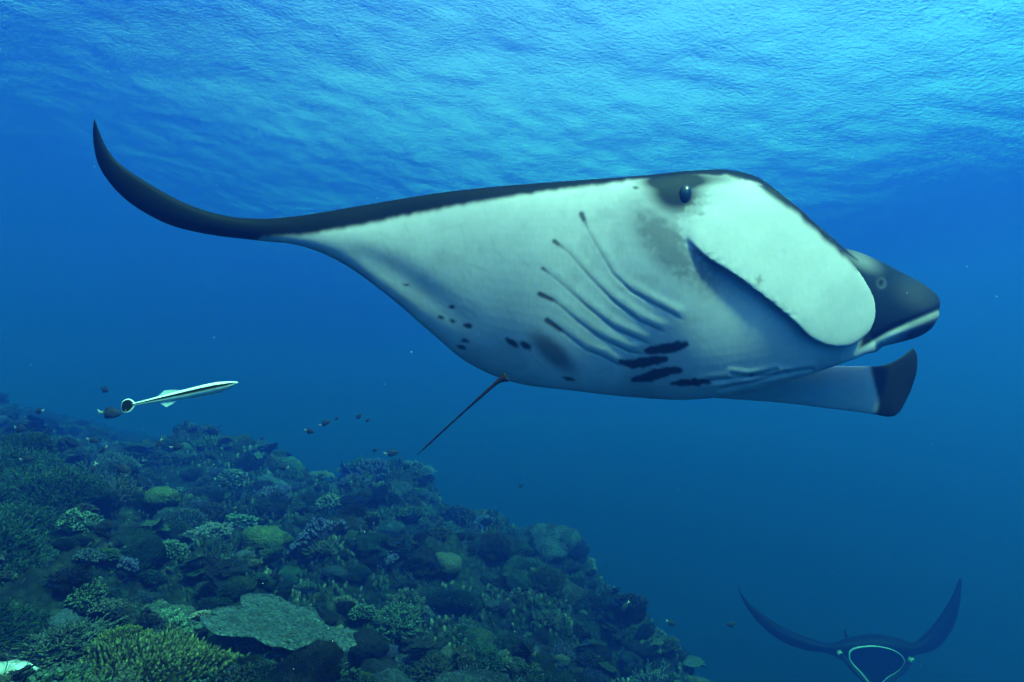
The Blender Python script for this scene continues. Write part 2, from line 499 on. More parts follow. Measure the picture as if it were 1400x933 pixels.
    # origin of the animal at its centre
    org = np.array(at(760, 420, 3.6 * K))
    body.vertices.foreach_set('co', (co - org).ravel())
    a = body.color_attributes.new('pigment', 'FLOAT_COLOR', 'POINT')
    a.data.foreach_set('color', np.c_[colr, np.ones(n)].astype(np.float32).ravel())
    body.materials.clear(); body.materials.append(M_SKIN)
    body.update()
    root = bpy.data.objects.new('manta_ray', None); COL.objects.link(root); root.location = org
    tag(root, 'large manta ray with white spotted belly and one curled black wing tip', 'manta ray', 'manta rays')
    bo = link('body', body, root)
    # eye: a dark ball with a slit pupil and a pale rim fold, in the side of the head
    bm = bmesh.new()
    bmesh.ops.create_uvsphere(bm, u_segments=24, v_segments=16, radius=1.0)
    for q in bm.verts:
        q.co = Vector((q.co.x * .038 * K, q.co.y * .030 * K, q.co.z * .062 * K))
    em = bpy.data.meshes.new('eye'); bm.to_mesh(em); bm.free(); em.materials.append(M_EYE)
    e = link('eye', em, root)
    # place it on the surface seen at the photograph's eye
    sel = (np.hypot(u - 937, v - 266) < 4) & (facing > 0.2)
    ds = dep[sel].min() if sel.any() else 3.5
    e.location = Vector(at(937, 266, ds + .008 * K)) - Vector(org)
    e.rotation_euler = (0, R(8), 0)
    bm = bmesh.new()
    bmesh.ops.create_uvsphere(bm, u_segments=16, v_segments=10, radius=1.0)
    for q in bm.verts:
        q.co = Vector((q.co.x * .011 * K, q.co.y * .008 * K, q.co.z * .026 * K))
    pm = bpy.data.meshes.new('pupil'); bm.to_mesh(pm); bm.free(); pm.materials.append(M_PUPIL)
    p = link('pupil', pm, e); p.location = (0.004 * K, -.021 * K, 0)

def mat_skin(name, rough=.5, bump=.12, scale=60):
    m, nt, bs = new_mat(name)
    N = nt.nodes.new; Lk = nt.links.new
    at_ = N('ShaderNodeAttribute'); at_.attribute_name = 'pigment'
    tc = N('ShaderNodeTexCoord')
    nz = N('ShaderNodeTexNoise'); nz.inputs['Scale'].default_value = 9; nz.inputs['Detail'].default_value = 8; nz.inputs['Roughness'].default_value = .7
    Lk(tc.outputs['Object'], nz.inputs['Vector'])
    mr = N('ShaderNodeMapRange'); mr.inputs['From Min'].default_value = .3; mr.inputs['From Max'].default_value = .7
    mr.inputs['To Min'].default_value = .89; mr.inputs['To Max'].default_value = 1.05
    Lk(nz.outputs[0], mr.inputs['Value'])
    mul = N('ShaderNodeMix'); mul.data_type = 'RGBA'; mul.blend_type = 'MULTIPLY'; mul.inputs['Factor'].default_value = 1
    Lk(at_.outputs['Color'], mul.inputs['A']); Lk(mr.outputs[0], mul.inputs['B'])
    Lk(mul.outputs['Result'], bs.inputs['Base Color'])
    bs.inputs['Roughness'].default_value = rough
    bs.inputs['Specular IOR Level'].default_value = .03
    n2 = N('ShaderNodeTexNoise'); n2.inputs['Scale'].default_value = scale; n2.inputs['Detail'].default_value = 6
    mp = N('ShaderNodeMapping'); mp.inputs['Scale'].default_value = (1, 1, .45)
    Lk(tc.outputs['Object'], mp.inputs[0]); Lk(mp.outputs[0], n2.inputs['Vector'])
    bp = N('ShaderNodeBump'); bp.inputs['Strength'].default_value = bump; bp.inputs['Distance'].default_value = .006
    Lk(n2.outputs[0], bp.inputs['Height']); Lk(bp.outputs[0], bs.inputs['Normal'])
    return m
M_SKIN = mat_skin('ray_skin')
M_EYE, _, _b = new_mat('ray_eye'); _b.inputs['Base Color'].default_value = (.006, .008, .01, 1); _b.inputs['Roughness'].default_value = .15
M_PUPIL, _, _b = new_mat('ray_pupil'); _b.inputs['Base Color'].default_value = (.002, .002, .002, 1); _b.inputs['Roughness'].default_value = .1
build_manta()
# ------------------------------------------------------------------ reef slope and sea floor
MOUNDS = [  # x, y, radius, height: outcrops and hollows of the slope
    (-2.5, 13.3, 1.3, 1.19), (1.2, 11.3, .95, 1.06), (-.5, 12.2, 1.0, 0.69), (-5.6, 12.4, 1.7, 0.81), (-5.4, 6.9, 1.2, 0.44), (-3.6, 6.4, .8, 0.25), (-3.4, 8.2, .9, 0.31),
    (-.4, 9.2, .8, 0.50), (.9, 8.6, .6, 0.44), (-1.8, 7.2, .7, 0.44), (-2.2, 10.2, 1.0, 0.56), (2.0, 8.6, .6, 0.69), (-.9, 7.9, .5, 0.38), (.3, 7.4, .6, 0.38), (-1.3, 9.0, .5, -0.52), (-2.7, 7.4, .5, -0.60),
    (.3, 10.2, .6, -0.60), (-.2, 8.2, .4, -0.52), (-1.1, 6.2, .5, -0.45), (-4.4, 9.5, .9, -0.60), (-2.3, 6.0, .5, -0.38), (1.4, 9.6, .5, -0.60)]
SAND = at(-12, 925, 3.15)
CARVE = []                          # x, y, radius, highest z: hollows where single colonies stand
for _px, _py, _d, _r, _dz in ((382, 856, 4.1, .62, -.26), (330, 850, 4.1, .4, -.28), (440, 880, 4.1, .4, -.25), (935, 905, 8.6, .5, -.25), (215, 850, 4.3, .42, -.12), (222, 945, 3.35, .55, -.02), (190, 930, 3.1, .35, -.08), (168, 884, 3.5, .25, -.02), (360, 742, 6.0, .4, -.04),
        (222, 682, 6.2, .3, -.04), (284, 735, 5.9, .35, -.04), (98, 790, 4.9, .3, -.03), (275, 842, 4.0, .2, -.03), (80, 905, 3.3, .4, -.05), (400, 930, 3.9, .45, -.08), (296, 890, 3.9, .25, -.03),
        (85, 850, 4.1, .25, -.03), (462, 880, 4.3, .25, -.03), (505, 938, 4.3, .4, -.1), (-12, 925, 3.15, .5, .0), (20, 930, 2.8, .5, -.05)):
    _c = at(_px, _py, _d); CARVE.append((_c[0], _c[1], _r, _c[2] + _dz))
def ground(x, y):
    x = np.asarray(x, float); y = np.asarray(y, float)
    xs = x + .45 + .45 * np.maximum(0, y - 10) - .2 * np.maximum(0, 6 - y)
    z = np.interp(xs, [-40, -11, -6.5, -5, -2.5, -1, 1, 2, 3, 5, 9, 20, 40, 90], [3.2, 1.15, -.12, -.40, -.95, -1.5, -2.0, -2.6, -3.8, -6.8, -11, -17, -20, -21])
    z = z + .015 * np.clip(y - 8, -6, 12) - .28 * sstep(4.5, 6.5, y)
    for mx, my, r, h in MOUNDS:
        z = z + h * np.exp(-(((x - mx) ** 2 + (y - my) ** 2) / r ** 2) ** 2)
    P = np.stack([x.ravel(), y.ravel(), np.zeros(x.size)], 1)
    n = .30 * fbm(P * .9, 3, 21) + .20 * fbm(P * 2.2, 3, 31, ridged=True)
    near = np.clip((np.hypot(P[:, 0], P[:, 1]) - 1.5) / 2.0, 0.1, 1)
    z = z + (n * near).reshape(x.shape)
    for cx, cy, r, top in CARVE:
        w = np.exp(-(((x - cx) ** 2 + (y - cy) ** 2) / r ** 2) ** 2)
        z = z - w * np.maximum(0, z - top)
    return z

def build_reef():
    na, nr = 420, 420
    az = np.linspace(R(-88), R(62), na)
    rr = 1.2 * (75 / 1.2) ** np.linspace(0, 1, nr)
    A, RR = np.meshgrid(az, rr, indexing='ij')
    X = RR * np.sin(A); Y = RR * np.cos(A)
    Z = ground(X, Y)
    P = np.stack([X.ravel(), Y.ravel(), Z.ravel()], 1)
    det = np.exp(-RR.ravel() / 14)
    P[:, 2] += det * (.04 * fbm(P * [8, 8, 3], 3, 41, ridged=True) + .02 * vnoise(P * [31, 31, 8], 42) - .055)
    P[:, 2] = np.maximum(P[:, 2], FLOOR_Z + .3)
    sand = 1 - sstep(.26, .40, np.hypot(P[:, 0] - SAND[0], P[:, 1] - SAND[1]) + .08 * vnoise(P * 6, 51))
    t = .5 + .5 * fbm(P * 2.2, 3, 61)
    c = np.array([.006, .009, .009])[None] * (1 - t[:, None]) + np.array([.016, .026, .020])[None] * t[:, None]
    pk = sstep(.35, .7, vnoise(P * 4.5, 62))[:, None]
    c = c * (1 - .5 * pk) + np.array([.024, .022, .03]) * .5 * pk
    c = c * (1 - sand[:, None]) + np.array([.34, .33, .28]) * sand[:, None]
    idx = np.arange(na * nr).reshape(na, nr)
    F = np.stack([idx[:-1, :-1], idx[1:, :-1], idx[1:, 1:], idx[:-1, 1:]], -1).reshape(-1, 4)
    m = mesh_from('reef_slope', P, F, M_ROCK, c)
    tag(link('reef_slope', m), 'dark encrusted reef slope falling away into deep water', 'reef', kind='structure')
    s = 125.0
    g = np.linspace(-s, s, 40)
    X, Y = np.meshgrid(g, g, indexing='ij')
    P = np.stack([X.ravel(), Y.ravel(), np.full(X.size, FLOOR_Z)], 1); P[:, 2] += .25 * fbm(P * .05, 2, 71)
    idx = np.arange(1600).reshape(40, 40)
    F = np.stack([idx[:-1, :-1], idx[1:, :-1], idx[1:, 1:], idx[:-1, 1:]], -1).reshape(-1, 4)
    m = mesh_from('sea_floor', P, F, M_ROCK, np.tile([.08, .08, .06], (1600, 1)))
    tag(link('sea_floor', m), 'deep sea floor lost in blue water', 'sea floor', kind='structure')

def mat_reef(name, use_object_colour, scale=14, bump=.6, dist=.02):
    m, nt, bs = new_mat(name)
    N = nt.nodes.new; Lk = nt.links.new
    at_ = N('ShaderNodeAttribute'); at_.attribute_name = 'pigment'
    col = at_.outputs['Color']
    tc = N('ShaderNodeTexCoord')
    if use_object_colour:
        oi = N('ShaderNodeObjectInfo')
        mu = N('ShaderNodeMix'); mu.data_type = 'RGBA'; mu.blend_type = 'MULTIPLY'; mu.inputs['Factor'].default_value = 1
        Lk(at_.outputs['Color'], mu.inputs['A']); Lk(oi.outputs['Color'], mu.inputs['B']); col = mu.outputs['Result']
    vo = N('ShaderNodeTexVoronoi'); vo.inputs['Scale'].default_value = scale * 2.2
    nz = N('ShaderNodeTexNoise'); nz.inputs['Scale'].default_value = scale; nz.inputs['Detail'].default_value = 8; nz.inputs['Roughness'].default_value = .72
    Lk(tc.outputs['Object'], vo.inputs['Vector']); Lk(tc.outputs['Object'], nz.inputs['Vector'])
    mr = N('ShaderNodeMapRange'); mr.inputs['From Min'].default_value = .32; mr.inputs['From Max'].default_value = .68
    mr.inputs['To Min'].default_value = .45; mr.inputs['To Max'].default_value = 1.5
    Lk(nz.outputs[0], mr.inputs['Value'])
    m2 = N('ShaderNodeMix'); m2.data_type = 'RGBA'; m2.blend_type = 'MULTIPLY'; m2.inputs['Factor'].default_value = 1
    Lk(col, m2.inputs['A']); Lk(mr.outputs[0], m2.inputs['B'])
    Lk(m2.outputs['Result'], bs.inputs['Base Color'])
    bs.inputs['Roughness'].default_value = .9
    bs.inputs['Specular IOR Level'].default_value = .05
    v3 = N('ShaderNodeMapRange'); v3.inputs['From Min'].default_value = .05; v3.inputs['From Max'].default_value = .6
    v3.inputs['To Min'].default_value = 1.35; v3.inputs['To Max'].default_value = .6
    Lk(vo.outputs['Distance'], v3.inputs['Value'])
    m3 = N('ShaderNodeMix'); m3.data_type = 'RGBA'; m3.blend_type = 'MULTIPLY'; m3.inputs['Factor'].default_value = 1
    Lk(m2.outputs['Result'], m3.inputs['A']); Lk(v3.outputs[0], m3.inputs['B']); Lk(m3.outputs['Result'], bs.inputs['Base Color'])
    ad = N('ShaderNodeMath'); ad.operation = 'ADD'
    Lk(vo.outputs['Distance'], ad.inputs[0]); Lk(nz.outputs[0], ad.inputs[1])
    bp = N('ShaderNodeBump'); bp.inputs['Strength'].default_value = bump; bp.inputs['Distance'].default_value = dist
    Lk(ad.outputs[0], bp.inputs['Height']); Lk(bp.outputs[0], bs.inputs['Normal'])
    return m
M_ROCK = mat_reef('reef_rock', False, 7, .8, .04)
M_CORAL = mat_reef('coral_tissue', True, 16, .8, .03)
build_reef()

def build_sand():
    c = at(-6, 922, 3.1); n, k = 40, 12
    a = np.linspace(0, 2 * np.pi, n, endpoint=False)
    e = .21 * (1 + .22 * np.sin(a * 2 + 1) + .12 * np.sin(a * 5) + .06 * np.sin(a * 9 + 2))
    V = [(c[0], c[1], c[2] + .05)]
    for q in range(1, k + 1):
        f = q / k; r = e * f
        z = c[2] + .05 - .14 * f ** 3 + .008 * np.sin(r * 60 + a)
        V += [(c[0] + r[j] * math.cos(a[j]), c[1] + r[j] * math.sin(a[j]), z[j]) for j in range(n)]
    F = [(0, 1 + j, 1 + (j + 1) % n) for j in range(n)]
    F += [(1 + q * n + j, 1 + (q + 1) * n + j, 1 + (q + 1) * n + (j + 1) % n, 1 + q * n + (j + 1) % n) for q in range(k - 1) for j in range(n)]
    m = mesh_from('sand_patch', V, F, M_ROCK, np.tile([.34, .36, .40], (len(V), 1)))
    tag(link('sand_patch', m), 'small patch of pale sand between the corals', 'sand', kind='structure')
build_sand()

# ------------------------------------------------------------------ coral shapes (about one metre across, base at z = 0)
def ico(sub):
    bm = bmesh.new(); bmesh.ops.create_icosphere(bm, subdivisions=sub, radius=1.0)
    V = np.array([v.co[:] for v in bm.verts]); F = [tuple(v.index for v in f.verts) for f in bm.faces]
    bm.free(); return V, F
ICO = {k: ico(k) for k in (1, 2, 3, 4)}

class Shape:
    def __init__(s): s.V = []; s.F = []; s.C = []; s.n = 0
    def add(s, V, F, C):
        V = np.asarray(V); C = np.broadcast_to(np.asarray(C, float).reshape(-1, 1) if np.ndim(C) == 1 and len(np.atleast_1d(C)) == len(V) else np.asarray(C, float), (len(V), 3)) \
            if not (np.ndim(C) == 2) else np.asarray(C)
        s.V.append(V); s.C.append(C); s.F += [tuple(int(i) + s.n for i in f) for f in F]; s.n += len(V)
    def twigs(s, base, tip, r0, r1, sides=4, c0=.35, c1=1.0, bend=None, seg=2):
        """many tapered twigs at once, closed with a point; colour runs from c0 at the foot to c1 at the tip"""
        base = np.asarray(base); tip = np.asarray(tip); n = len(base)
        ax = tip - base; L = np.linalg.norm(ax, axis=1, keepdims=True); ax = ax / np.maximum(L, 1e-6)
        up = np.where(np.abs(ax[:, 2:3]) < .9, np.array([[0, 0, 1.]]), np.array([[1., 0, 0]]))
        e1 = np.cross(ax, up); e1 /= np.linalg.norm(e1, axis=1, keepdims=True); e2 = np.cross(ax, e1)
        r0 = np.broadcast_to(np.asarray(r0, float), (n,)); r1 = np.broadcast_to(np.asarray(r1, float), (n,))
        if bend is None: bend = np.zeros((n, 3))
        rings = []; cols = []
        for k in range(seg):
            f = k / (seg - 1 if seg > 1 else 1) * .86
            ctr = base + ax * L * f + bend * (f * (1 - f) * 4)
            rad = (r0 * (1 - f) + r1 * f)[:, None]
            for j in range(sides):
                a = 2 * math.pi * j / sides
                rings.append(ctr + rad * (math.cos(a) * e1 + math.sin(a) * e2)); cols.append(np.full(n, c0 + (c1 - c0) * f ** 1.6))
        rings.append(tip); cols.append(np.full(n, c1))
        k = sides * seg + 1
        V = np.stack(rings, 1).reshape(-1, 3); C = np.stack(cols, 1).reshape(-1, 1) * np.ones((1, 3))
        loc = []
        for q in range(seg - 1):
            for j in range(sides):
                a = q * sides + j; b = q * sides + (j + 1) % sides
                loc.append((a, b, b + sides, a + sides))
        for j in range(sides):
            loc.append(((seg - 1) * sides + j, (seg - 1) * sides + (j + 1) % sides, k - 1))
        F = [tuple(i * k + q for q in f) for i in range(n) for f in loc]
        s.add(V, F, C)
    def mesh(s, name, mat=None):
        m = mesh_from(name, np.concatenate(s.V), s.F, mat or M_CORAL, np.concatenate(s.C))
        m.polygons.foreach_set('use_smooth', np.ones(len(m.polygons), dtype=bool))
        return m

def dome_dirs(n, lo=-.1, jit=.12):
    i = np.arange(n) + .5
    z = lo + (1 - lo) * (i / n); ph = i * 2.399963 + rng.uniform(0, 6)
    d = np.stack([np.sqrt(np.maximum(0, 1 - z * z)) * np.cos(ph), np.sqrt(np.maximum(0, 1 - z * z)) * np.sin(ph), z], 1)
    d = d + rng.normal(0, jit, d.shape)
    return d / np.linalg.norm(d, axis=1, keepdims=True)

def grey(x): return np.asarray(x, float)[:, None] * np.ones((1, 3))

def bushy(seed, n=230, flat=.62, thick=.016, lump=.35):
    s = Shape(); d = dome_dirs(n)
    Rr = .5 * (1 + lump * fbm(d * 1.7 + seed * 9, 2, seed))
    sc = np.array([1, 1, flat])
    V, F = ICO[3]
    k = .36 * (1 + lump * fbm(V * 1.7 + seed * 9, 2, seed)) + .03 * vnoise(V * 7, seed + 5)
    s.add(V * k[:, None] * sc, F, grey(.22 + .12 * vnoise(V * 5, seed)))
    foot = d * (Rr * .5)[:, None] * sc; tip = d * Rr[:, None] * sc
    s.twigs(foot, tip, thick * 1.5, thick * .8, 4, .18, 1.45)
    for q in range(3):
        o = rng.normal(0, .075, foot.shape); o[:, 2] = np.abs(o[:, 2]) * .6
        mid = foot + (tip - foot) * rng.uniform(.35, .75, (n, 1))
        s.twigs(mid, mid + o + (tip - foot) * .35, thick, thick * .6, 3, .3, 1.5)
    return s.mesh('bushy_coral')

def massive(seed, knob=.05, flat=.75):
    s = Shape(); V, F = ICO[4]
    k = .5 * (1 + .25 * fbm(V * 1.3 + seed * 3, 2, seed) + knob * (1 - np.abs(vnoise(V * 7 + seed, seed + 2))) * 2 + .03 * vnoise(V * 16, seed + 3))
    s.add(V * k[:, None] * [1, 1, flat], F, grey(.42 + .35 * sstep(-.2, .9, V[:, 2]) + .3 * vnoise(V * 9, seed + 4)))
    return s.mesh('boulder_coral')

def knobby(seed, n=120, flat=.7, size=.055):
    s = Shape(); d = dome_dirs(n, 0, .08); sc = np.array([1, 1, flat])
    V, F = ICO[3]
    lump = lambda q: .44 * (1 + .35 * fbm(q * 1.6 + seed * 5, 2, seed))
    s.add(V * (lump(V) * .92)[:, None] * sc, F, grey(np.full(len(V), .2)))
    v1, f1 = ICO[2]
    for q in d:
        L = lump(q[None])[0]; r = size * rng.uniform(.6, 1.35)
        w = v1 * (1 + .28 * vnoise(v1 * 3 + rng.uniform(0, 50), seed)[:, None]) * r
        along = (v1 @ q)
        w = w + np.outer(along, q) * r * .9
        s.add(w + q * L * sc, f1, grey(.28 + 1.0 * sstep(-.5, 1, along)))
    return s.mesh('knobby_coral')

def feathery(seed, n=950, flat=.75, length=.085):
    s = Shape(); d = dome_dirs(n, -.05, .05); sc = np.array([1, 1, flat])
    lump = lambda q: .40 * (1 + .38 * fbm(q * 1.9 + seed * 7, 3, seed))
    V, F = ICO[3]
    s.add(V * (lump(V) * .97)[:, None] * sc, F, grey(.3 + .2 * vnoise(V * 6, seed)))
    foot = d * lump(d)[:, None] * sc
    o = d * length * rng.uniform(.5, 1.15, (n, 1)) + rng.normal(0, .03, d.shape) + np.array([.03, 0, .05])
    s.twigs(foot, foot + o, .0065, .004, 3, .3, 1.25, bend=rng.normal(0, .012, d.shape), seg=2)
    return s.mesh('feathery_coral')

def fingers(seed, n=620, flat=.55, thick=.0125):
    s = Shape(); d = dome_dirs(n, 0, .05); sc = np.array([1.15, .9, flat])
    lump = lambda q: .42 * (1 + .30 * fbm(q * 1.5 + seed * 4, 2, seed))
    V, F = ICO[3]
    s.add(V * (lump(V) * .93)[:, None] * sc, F, grey(.16 + .1 * vnoise(V * 6, seed)))
    foot = d * (lump(d) * .9)[:, None] * sc
    o = d * .6 + np.array([0, 0, .55]) + rng.normal(0, .18, d.shape)
    o = o / np.linalg.norm(o, axis=1, keepdims=True) * rng.uniform(.07, .13, (n, 1))
    s.twigs(foot, foot + o, thick * rng.uniform(.85, 1.2, n), thick * .62, 6, .16, 1.0, seg=4)
    return s.mesh('finger_coral')

def plate_disc(s, R0, thick, wav, seed, ctr, tilt, lobes=5, rows=7, seg=44, nubs=True):
    a = np.linspace(0, 2 * np.pi, seg, endpoint=False)
    edge = 1 + .16 * np.sin(a * lobes + seed) + .10 * np.sin(a * (lobes * 2 + 1) + seed * 2.3) + .05 * np.sin(a * 13 + seed) + rng.normal(0, .02, seg)
    M = np.array(Euler(tilt).to_matrix())
    V = []; C = []
    for sgn in (1, -1):
        for k in range(rows):
            f = (k + .02) / (rows - 1)
            r = R0 * f * edge
            z = wav * (.5 * f ** 2 + .35 * f * np.sin(a * 3 + seed) + .25 * f * f * np.sin(a * 7 + seed * 3)) + sgn * thick * (1 - .72 * f ** 3) * .5 + (0 if sgn > 0 else -.10 * R0 * (1 - f) ** 1.3)
            z = z + .004 * rng.normal(0, 1, seg) * (sgn > 0)
            V.append(np.stack([r * np.cos(a), r * np.sin(a), z], 1))
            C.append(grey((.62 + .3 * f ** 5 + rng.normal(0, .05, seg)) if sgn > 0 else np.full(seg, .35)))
    V = np.concatenate(V) @ M.T + np.asarray(ctr); C = np.concatenate(C)
    F = []
    for k in range(rows - 1):
        for j in range(seg):
            p, q = k * seg + j, k * seg + (j + 1) % seg
            F.append((p, q, q + seg, p + seg)); F.append((p + rows * seg + seg, q + rows * seg + seg, q + rows * seg, p + rows * seg))
    for j in range(seg):
        p, q = (rows - 1) * seg + j, (rows - 1) * seg + (j + 1) % seg
        F.append((p, q, q + rows * seg, p + rows * seg))
    s.add(V, F, C)
    if nubs:
        n = int(600 * R0 * R0 / .25)
        f = np.sqrt(rng.uniform(0, .97, n)); aa = rng.uniform(0, 2 * np.pi, n)
        ee = np.interp(aa, np.r_[a, 2 * np.pi], np.r_[edge, edge[0]])
        z = wav * (.5 * f ** 2 + .35 * f * np.sin(aa * 3 + seed) + .25 * f * f * np.sin(aa * 7 + seed * 3)) + thick * .4 * (1 - .72 * f ** 3)
        b = np.stack([R0 * f * ee * np.cos(aa), R0 * f * ee * np.sin(aa), z], 1)
        t = b + np.stack([rng.normal(0, .006, n) + .008 * np.cos(aa), rng.normal(0, .006, n) + .008 * np.sin(aa), rng.uniform(.006, .014, n)], 1)
        s.twigs(b @ M.T + np.asarray(ctr), t @ M.T + np.asarray(ctr), .008, .005, 3, .55, .95)

def stalk_mesh(h, r):
    s = Shape(); seg = 14; rows = 7; V = []
    a = np.linspace(0, 2 * np.pi, seg, endpoint=False)
    for k in range(rows):
        f = k / (rows - 1); rr = r * (1.25 - 1.1 * f + 1.9 * f ** 3) * (1 + .12 * np.sin(a * 4 + k))
        V.append(np.stack([rr * np.cos(a), rr * np.sin(a), np.full(seg, h * f)], 1))
    F = [(k * seg + j, k * seg + (j + 1) % seg, (k + 1) * seg + (j + 1) % seg, (k + 1) * seg + j) for k in range(rows - 1) for j in range(seg)]
    F += [tuple(range(seg - 1, -1, -1)), tuple(range((rows - 1) * seg, rows * seg))]
    s.add(np.concatenate(V), F, grey(np.full(seg * rows, .4)))
    return s.mesh('stalk')

def plates(seed):
    s = Shape()
    for k in range(5):
        a = rng.uniform(0, 6.28)
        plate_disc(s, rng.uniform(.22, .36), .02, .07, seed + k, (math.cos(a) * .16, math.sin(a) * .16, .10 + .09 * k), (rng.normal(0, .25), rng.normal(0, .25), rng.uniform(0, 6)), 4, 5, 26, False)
    V, F = ICO[2]
    s.add(V * [.22, .22, .3], F, grey(np.full(len(V), .3)))
    return s.mesh('plate_coral')

def rubble(seed):
    s = Shape(); V, F = ICO[4]
    k = .5 * (1 + .35 * fbm(V * 1.4 + seed * 3, 3, seed) + .22 * fbm(V * 4 + seed, 3, seed + 2, ridged=True) * .6)
    s.add(V * k[:, None] * [1, 1, .7], F, grey(.45 + .35 * fbm(V * 4, 2, seed + 4)))
    n = 160; d = dome_dirs(n, .0, .2)
    q = .5 * (1 + .35 * fbm(d * 1.4 + seed * 3, 3, seed) + .22 * fbm(d * 4 + seed, 3, seed + 2, ridged=True) * .6)
    b = d * (q * .97)[:, None] * [1, 1, .7]
    s.twigs(b, b + d * rng.uniform(.02, .08, (n, 1)) + rng.normal(0, .025, d.shape), .008, .004, 3, .5, 1.1)
    return s.mesh('reef_rock')

def whips(seed, n=9):
    s = Shape()
    b = rng.normal(0, .06, (n, 3)); b[:, 2] = 0
    t = rng.normal(0, .35, (n, 3)); t[:, 2] = rng.uniform(.4, .9, n)
    s.twigs(b, b + t, .008, .005, 5, .7, 1.0, bend=rng.normal(0, .12, (n, 3)), seg=8)
    return s.mesh('sea_whip')

def leather(seed, n=8):
    s = Shape()
    for k in range(n):
        a = -2.2 + 4.4 * k / (n - 1) + rng.normal(0, .1); r = .34 + rng.normal(0, .03)
        c = (math.sin(a) * r, -math.cos(a) * r * .7, .16 + rng.uniform(-.03, .05))
        V, F = ICO[3]
        w = V * [.13, .13, .035]; rim = np.hypot(V[:, 0], V[:, 1])
        w[:, 2] += .05 * rim ** 2
        w[:, :2] *= (1 + .06 * vnoise(V * 3 + k, seed))[:, None]
        M = np.array(Euler((R(38) * math.cos(a), R(38) * math.sin(a), 0)).to_matrix())
        s.add(w @ M.T * rng.uniform(.85, 1.2) + np.array(c), F, grey(.5 + .75 * sstep(.86, 1.0, rim)))
    V, F = ICO[3]
    s.add(V * (.30 + .03 * vnoise(V * 4, seed))[:, None] * [1.1, .8, .55], F, grey(np.full(len(V), .45)))
    return s.mesh('leather_coral')

def staghorn(seed, n=70):
    s = Shape(); d = dome_dirs(n, .15, .15)
    foot = d * rng.uniform(.02, .2, (n, 1)) * [1, 1, .3]; tip = d * rng.uniform(.35, .55, (n, 1)) * [1, 1, .8]
    s.twigs(foot, tip, .022, .011, 5, .25, 1.1, bend=rng.normal(0, .03, d.shape) + [0, 0, .02], seg=4)
    for q in range(5):
        f = rng.uniform(.3, .9, (n, 1)); m_ = foot + (tip - foot) * f
        o = d * .07 + rng.normal(0, .06, d.shape) + [0, 0, .05]
        s.twigs(m_, m_ + o, .013, .008, 4, .4, 1.5)
    V, F = ICO[2]
    s.add(V * [.3, .3, .12], F, grey(np.full(len(V), .2)))
    return s.mesh('staghorn_coral')

LIB = {
    'bushy_coral': [bushy(k, flat=f) for k, f in ((1, .6), (2, .75), (3, .5), (4, .65), (5, .85))],
    'boulder_coral': [massive(k, kb, f) for k, kb, f in ((11, .05, .8), (12, .09, .65), (13, .03, .9), (14, .11, .7))],
    'knobby_coral': [knobby(k, n_, f, z_) for k, n_, f, z_ in ((21, 150, .7, .045), (22, 210, .6, .036), (23, 110, .8, .052), (24, 260, .65, .030))],
    'feathery_coral': [feathery(k, f_n, f) for k, f_n, f in ((31, 1900, .7), (32, 2200, .85), (33, 1700, .6))],
    'staghorn_coral': [staghorn(k) for k in (101, 102, 103)],
    'cauliflower_coral': [knobby(k, n_, f, z_) for k, n_, f, z_ in ((111, 330, .75, .024), (112, 300, .6, .026))],
    'finger_coral': [fingers(41, 1150, .55, .0095), fingers(42, 420, .7, .014)],
    'plate_coral': [plates(51), plates(57), plates(63)],
    'reef_rock': [rubble(k) for k in (71, 72, 73, 74)],
    'sea_whip': [whips(81), whips(82), whips(83, 6)],
}
TINT = {
    'tan': (0.077, 0.090, 0.072), 'olive': (0.050, 0.081, 0.046), 'pale green': (0.077, 0.128, 0.098), 'lavender': (0.072, 0.081, 0.182), 'grey': (0.068, 0.100, 0.137),
    'brown': (0.027, 0.032, 0.036), 'cream': (0.198, 0.228, 0.247), 'dark green': (0.023, 0.052, 0.043)}
WORDS = {
    'bushy_coral': ('bushy coral of fine twigs', 'coral'), 'boulder_coral': ('rounded boulder coral', 'coral'),
    'knobby_coral': ('knobby coral of blunt lobes', 'coral'), 'feathery_coral': ('feathery soft coral mound', 'soft coral'),
    'finger_coral': ('finger coral with pale tips', 'coral'), 'plate_coral': ('layered wavy plate coral', 'coral'),
    'staghorn_coral': ('open staghorn coral thicket', 'coral'), 'cauliflower_coral': ('tight cauliflower coral head', 'coral'),
    'reef_rock': ('craggy rock with algae tufts', 'rock'), 'sea_whip': ('tuft of thin curving sea whips', 'sea whip')}
def zone(x, y):
    if y < 5.2: return 'around the wide table coral' if x > -2.3 else 'around the yellow-green finger coral'
    if x > .9 + .0 * y: return 'along the edge of the drop-off'
    if y > 10.5: return 'on the far hazy part of the reef'
    if x < -3.6: return 'on the upper shoulder of the reef'
    return 'on the middle slope of the reef'

def put(kind, k, x, y, size, tint, zoff=0.0, squash=1.0, label=None, group=None, lean=.18, z=None):
    o = bpy.data.objects.new(kind, LIB[kind][k % len(LIB[kind])])
    COL.objects.link(o)
    if z is None: z = float(ground(np.array([x]), np.array([y]))[0])
    o.location = (x, y, z + zoff - .06 * size)
    o.rotation_euler = (random.gauss(0, lean), random.gauss(0, lean), random.uniform(0, 6.28))
    o.scale = (size * random.uniform(.85, 1.15), size * random.uniform(.85, 1.15), size * squash * random.uniform(.85, 1.15))
    c = TINT[tint]; j = random.choice([.5, .6, .75, .9, 1.0, 1.35])
    o.color = (c[0] * j, c[1] * j, c[2] * j, 1)
    w, cat = WORDS[kind]
    sz = 'small' if size < .24 else 'large' if size > .42 else 'middling'
    lab = label or f'{sz} {tint} {w} {zone(x, y)}'
    tag(o, lab, cat, group or lab.replace(' the ', ' ') + ' (set)')
    return o

